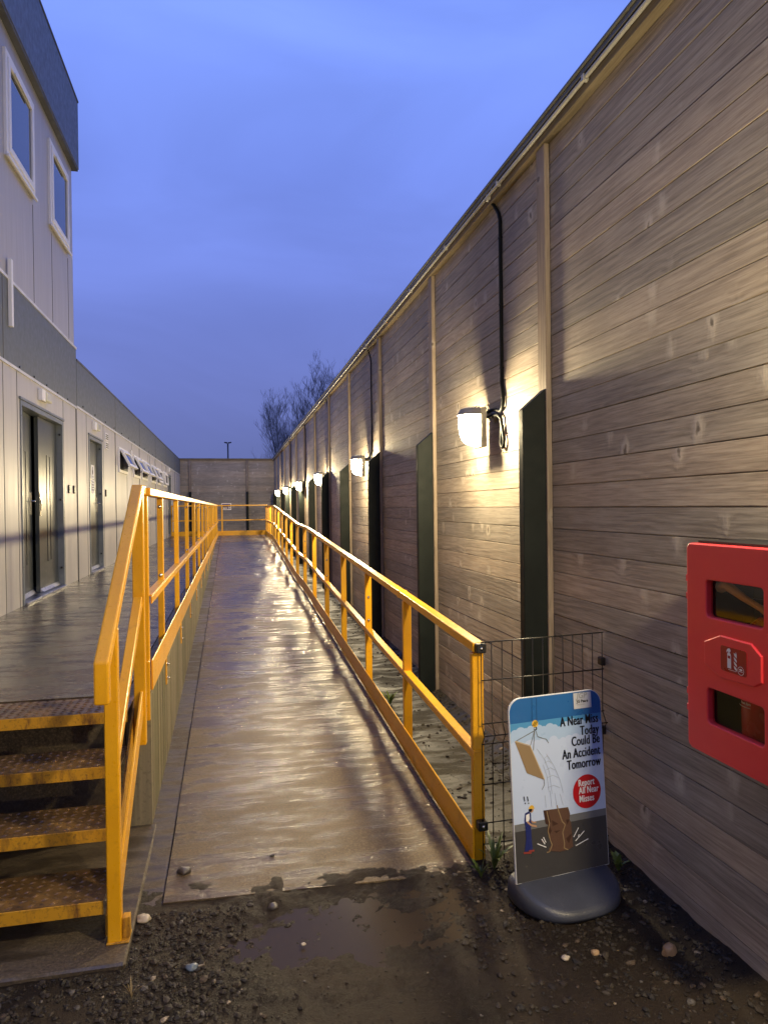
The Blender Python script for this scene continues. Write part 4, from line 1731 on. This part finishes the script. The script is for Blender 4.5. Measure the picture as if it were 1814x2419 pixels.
for dz in (.155, .215):
    for k in range(12):
        a, b = R(-40 + k * 6.6), R(-40 + (k + 1) * 6.6)
        q.add([(1.665 - .0788 * math.cos(w), 1.955 - .0788 * math.sin(w), zb + dz + o_) for w, o_ in ((a, 0), (b, 0), (b, .002), (a, .002))], [(0, 1, 2, 3)])
q.build('label', 'white_print', ex)


# ------------------------------------------------------------------ loose stones and gravel
def ico(sub):
    bm = bmesh.new()
    bmesh.ops.create_icosphere(bm, subdivisions=sub, radius=1)
    v_ = np.array([v.co[:] for v in bm.verts])
    f_ = np.array([[v.index for v in f.verts] for f in bm.faces])
    bm.free()
    return v_, f_


def stone(name, mat, p, r, lab, seed, flat_=.65):
    rd = random.Random(seed)
    v_, f_ = ico(3)
    q = MB()
    o_ = Vector((rd.random() * 9, rd.random() * 9, rd.random() * 9))
    vs = []
    for a in v_:
        d_ = 1 + .35 * mnoise.noise(Vector(a) * 1.1 + o_) + .10 * mnoise.noise(Vector(a) * 3.5 + o_)
        vs.append((p[0] + a[0] * r * d_ * 1.25, p[1] + a[1] * r * d_, p[2] + (a[2] * flat_ * d_ + flat_ * .6) * r))
    q.add(vs, [tuple(x) for x in f_], smooth=True)
    return tag(q.build(name, mat, origin=p), lab, 'stone')


stone('stone', 'pale_stone', (-.375, 3.085, -.012), .024, 'pale cream stone at the foot of the gutter beside the stair slab', 1)
stone('stone', 'dark_stone', (-.232, 3.42, .004), .026, 'dark lump of stone lying on the lower left of the ramp', 2)
stone('stone', 'dark_stone', (.155, 3.055, -.012), .019, 'dark stone at the edge of the puddle below the ramp', 3)
stone('stone', 'dark_stone', (.178, 3.48, .006), .010, 'tiny dark stone in the middle of the lower ramp', 4)
stone('stone', 'blue_stone', (-.165, 2.72, -.01), .018, 'bluish grey pebble among the gravel left of the puddle', 5)
stone('stone', 'tan_stone', (1.58, 2.36, .01), .022, 'upright tan stone in the soil right of the safety sign', 6, 1.2)
stone('stone', 'pale_stone', (1.20, 2.44, .0), .013, 'small pale stone on the soil in front of the safety sign', 7)
stone('stone', 'tan_stone', (1.32, 2.44, .002), .014, 'small tan stone in front of the safety sign, near the pale one', 8)
stone('stone', 'pale_stone', (.255, 2.77, -.012), .008, 'small white stone at the left rim of the puddle', 9)


def gravel(name, n, seed, region, rmin, rmax, zf=None):
    zf = zf or ground_h
    rng_ = np.random.default_rng(seed)
    v0, f0 = ico(1)
    V, F_ = [], []
    k = 0
    tries = 0
    while k < n and tries < n * 12:
        tries += 1
        x, y, dens = region(rng_)
        if rng_.random() > dens:
            continue
        r = rmin + (rmax - rmin) * rng_.random() ** 4.5
        s_ = np.array([r * rng_.uniform(.8, 1.5), r * rng_.uniform(.7, 1.1), r * rng_.uniform(.45, .8)])
        th = rng_.random() * 6.28
        dv = v0 * (1 + rng_.normal(0, .16, (len(v0), 1)))
        dv = dv * s_
        c_, sn = math.cos(th), math.sin(th)
        X = dv[:, 0] * c_ - dv[:, 1] * sn + x
        Y = dv[:, 0] * sn + dv[:, 1] * c_ + y
        Z = dv[:, 2] + zf(x, y) + s_[2] * .12
        V.append(np.stack([X, Y, Z], 1))
        F_.append(f0 + k * len(v0))
        k += 1
    V = np.concatenate(V)
    F_ = np.concatenate(F_)
    me = bpy.data.meshes.new(name)
    me.from_pydata(V.tolist(), [], F_.tolist())
    me.materials.append(MAT['pebble'])
    ob = bpy.data.objects.new(name, me)
    C.objects.link(ob)
    return structure(ob, 'stuff')


def reg_left(g_):
    x, y = g_.uniform(-1.6, .35), g_.uniform(1.9, 3.12)
    if x < -.40 and y > 2.765:
        return x, y, 0
    e = 1.0 if x < -.15 else max(.03, 1 - (x + .15) / .28)
    if y < 2.5:
        e *= 1.0 if x < -.1 else .6
    return x, y, e


def reg_right(g_):
    x, y = g_.uniform(.75, 1.79), g_.uniform(1.5, 3.2)
    e = .9 if x > 1.12 else max(.06, (x - .75) / .5)
    if 1.05 < x < 1.3 and y < 2.6:
        e *= .5
    return x, y, e


def reg_any(g_):
    x, y = g_.uniform(-.5, 1.3), g_.uniform(1.9, 3.1)
    w = ((x - .52) / .45) ** 2 + ((y - 2.84) / .22) ** 2
    return x, y, (.25 if w < 1 else .6)


tag(gravel('gravel', 8000, 1, reg_left, .0026, .0165), 'dark wet gravel with pale pebbles in front of the stair slab', 'gravel')
tag(gravel('gravel', 4200, 2, reg_right, .0026, .016), 'dark gravelly soil around the safety sign and along the fence foot', 'gravel')
tag(gravel('gravel', 1800, 3, reg_any, .0016, .0065), 'fine grit scattered over the wet dirt in front of the ramp', 'gravel')


def reg_verge(g_):
    y = 3.25 + 9 * g_.random() ** 1.6
    xa, xb = rail_x(y) + .09, fence_x(y) - .01
    k = g_.random()
    return xa + (xb - xa) * k, y, (1.0 if k > .62 else .16)


def verge_z(x, y):
    xa, xb = rail_x(y) + .07, fence_x(y) + .02
    k = (x - xa) / (xb - xa)
    return min(.022 * max(0, y - 6), .6) + .02 * mnoise.noise(Vector((x * 6, y * 6, 3))) + .05 * max(0, k - .8) / .2


tag(gravel('gravel', 2600, 4, reg_verge, .0035, .020, verge_z), 'dark rubble along the fence foot behind the right railing', 'gravel')

# ------------------------------------------------------------------ weeds
def weed(name, p, n, h, lab_, seed, mat='leaf', wide=.16, lobed=True):
    rd = random.Random(seed)
    q = MB()
    for k in range(n):
        az = rd.random() * 6.28
        L = h * rd.uniform(.55, 1.1)
        lean = rd.uniform(.15, .9)
        w = L * wide * rd.uniform(.7, 1.2)
        pts = []
        m2 = 9
        dx, dy = math.cos(az), math.sin(az)
        for i in range(m2 + 1):
            t = i / m2
            rr_ = L * lean * t * (0.5 + .5 * t)
            zz = L * (t * (1.15 - lean * .55 * t))
            wd = w * math.sin(math.pi * min(1, .08 + t * .92)) ** .8 * (1 if not lobed else (1.15 if i % 2 else .62))
            pts.append((p[0] + dx * rr_, p[1] + dy * rr_, p[2] + zz, wd))
        vs = []
        for x, y, z, wd in pts:
            vs += [(x - dy * wd / 2, y + dx * wd / 2, z + wd * .12), (x, y, z), (x + dy * wd / 2, y - dx * wd / 2, z + wd * .12)]
        fs = []
        for i in range(m2):
            fs += [(i * 3, i * 3 + 1, i * 3 + 4, i * 3 + 3), (i * 3 + 1, i * 3 + 2, i * 3 + 5, i * 3 + 4)]
        q.add(vs, fs, smooth=True)
    return tag(q.build(name, mat, origin=p), lab_, 'plant')


weed('weed', (1.185, 3.135, -.01), 13, .17, 'green leafy weed between the railing end and the safety sign', 1)
weed('weed', (1.10, 3.08, -.01), 8, .09, 'low weed at the foot of the right railing', 2, wide=.3)
weed('weed', (1.70, 2.92, .03), 11, .08, 'small weed at the foot of the fence right of the safety sign', 5, wide=.32)
weed('weed', (1.30, 5.85, .02), 10, .13, 'small weed behind the right railing on the verge', 6, wide=.22)
weed('grass_tuft', (-.36, 2.60, -.01), 16, .075, 'dry grass tuft at the corner of the stair slab', 9, 'dry_grass', .05, False)


# ------------------------------------------------------------------ bare trees beyond the fence
def bare_tree(p, h, seed, lab_):
    rd = random.Random(seed)
    trunk, crown = MB(), MB()

    def limb(mb, p0, d, L, r0_, r1_, n, bend=.12, upw=.25):
        pts, rs = [p0.copy()], [r0_]
        dd = d.normalized()
        k_ = max(3, int(L / .55))
        for i in range(k_):
            dd = (dd + Vector((rd.uniform(-1, 1), rd.uniform(-1, 1), rd.uniform(-.3, 1) * upw)) * bend).normalized()
            pts.append(pts[-1] + dd * L / k_)
            rs.append(r0_ + (r1_ - r0_) * (i + 1) / k_)
        mb.tube(pts, rs, n, cap=False)
        return pts, rs, dd

    def spray(p0, d, L, r, depth):
        pts, rs, dd = limb(crown, p0, d, L, r, max(.006, r * .35), 4 if depth > 1 else 3, .17, .55)
        if depth == 0:
            return
        n_ = int(rd.uniform(4, 6)) if depth > 1 else int(rd.uniform(3, 5))
        for k in range(n_):
            t = rd.uniform(.2, 1)
            i = min(len(pts) - 1, int(t * (len(pts) - 1) + .5))
            ax = Vector((rd.uniform(-1, 1), rd.uniform(-1, 1), rd.uniform(.1, .9)))
            d2 = (dd * 1.0 + ax * .75).normalized()
            spray(pts[i], d2, L * rd.uniform(.38, .62), max(.0065, rs[i] * .5), depth - 1)

    base = Vector(p)
    pts, rs, dd = limb(trunk, base, Vector((rd.uniform(-.05, .05), 0, 1)), h * .93, h * .0135, .02, 7, .05, .6)
    nb = 26
    for k in range(nb):
        t = .22 + .78 * (k + rd.random()) / nb
        i = min(len(pts) - 2, int(t * (len(pts) - 1)))
        az = rd.random() * 6.28
        steep = 1.05 + t * .9
        d = Vector((math.cos(az), math.sin(az), steep))
        L = h * (.36 - .22 * t) * rd.uniform(.75, 1.2)
        spray(pts[i], d, L, max(.014, rs[i] * .36), 3 if L > 2.2 else 2)
    root = thing('bare_tree', lab_, 'tree', p, 'bare winter trees beyond the fence')
    trunk.build('trunk', 'bark', root)
    crown.build('crown', 'bark', root)


TREES = [(4.55, 70, 11.6, 'bare tree nearest the back fence corner, leftmost of the row'),
         (5.25, 67, 12.2, 'bare tree second from the left in the row beyond the fence'),
         (5.9, 65.5, 11.8, 'bare tree third from the left in the row beyond the fence'),
         (6.45, 64, 12.1, 'bare tree in the middle of the row beyond the fence'),
         (7.45, 62, 12.9, 'bare tree third from the right in the row beyond the fence'),
         (8.2, 60, 13.2, 'bare tree second from the right, rising above the fence capping'),
         (9.0, 58, 13.2, 'bare tree at the right end of the row, mostly hidden by the fence')]
for i, (x, y, h, lb_) in enumerate(TREES):
    bare_tree((x, y, -.06), h, 20 + i, lb_)

# far lamp mast
lm = thing('street_lamp', 'distant unlit twin-headed lamp mast rising behind the back fence', 'street lamp', (-.14, 70, -.06))
q = MB()
q.tube([(-.14, 70, -.06), (-.14, 70, 7.9)], [.11, .07], 10)
q.build('pole', 'mast_grey', lm)
for s_ in (-1, 1):
    q = MB()
    q.prism([(-.14 + s_ * .02, 69.85, 7.9), (-.14 + s_ * .34, 69.85, 7.98), (-.14 + s_ * .34, 69.85, 8.07), (-.14 + s_ * .02, 69.85, 8.03)], (0, .3, 0))
    q.build('lamp_head', 'mast_grey', lm, bevel=.01)
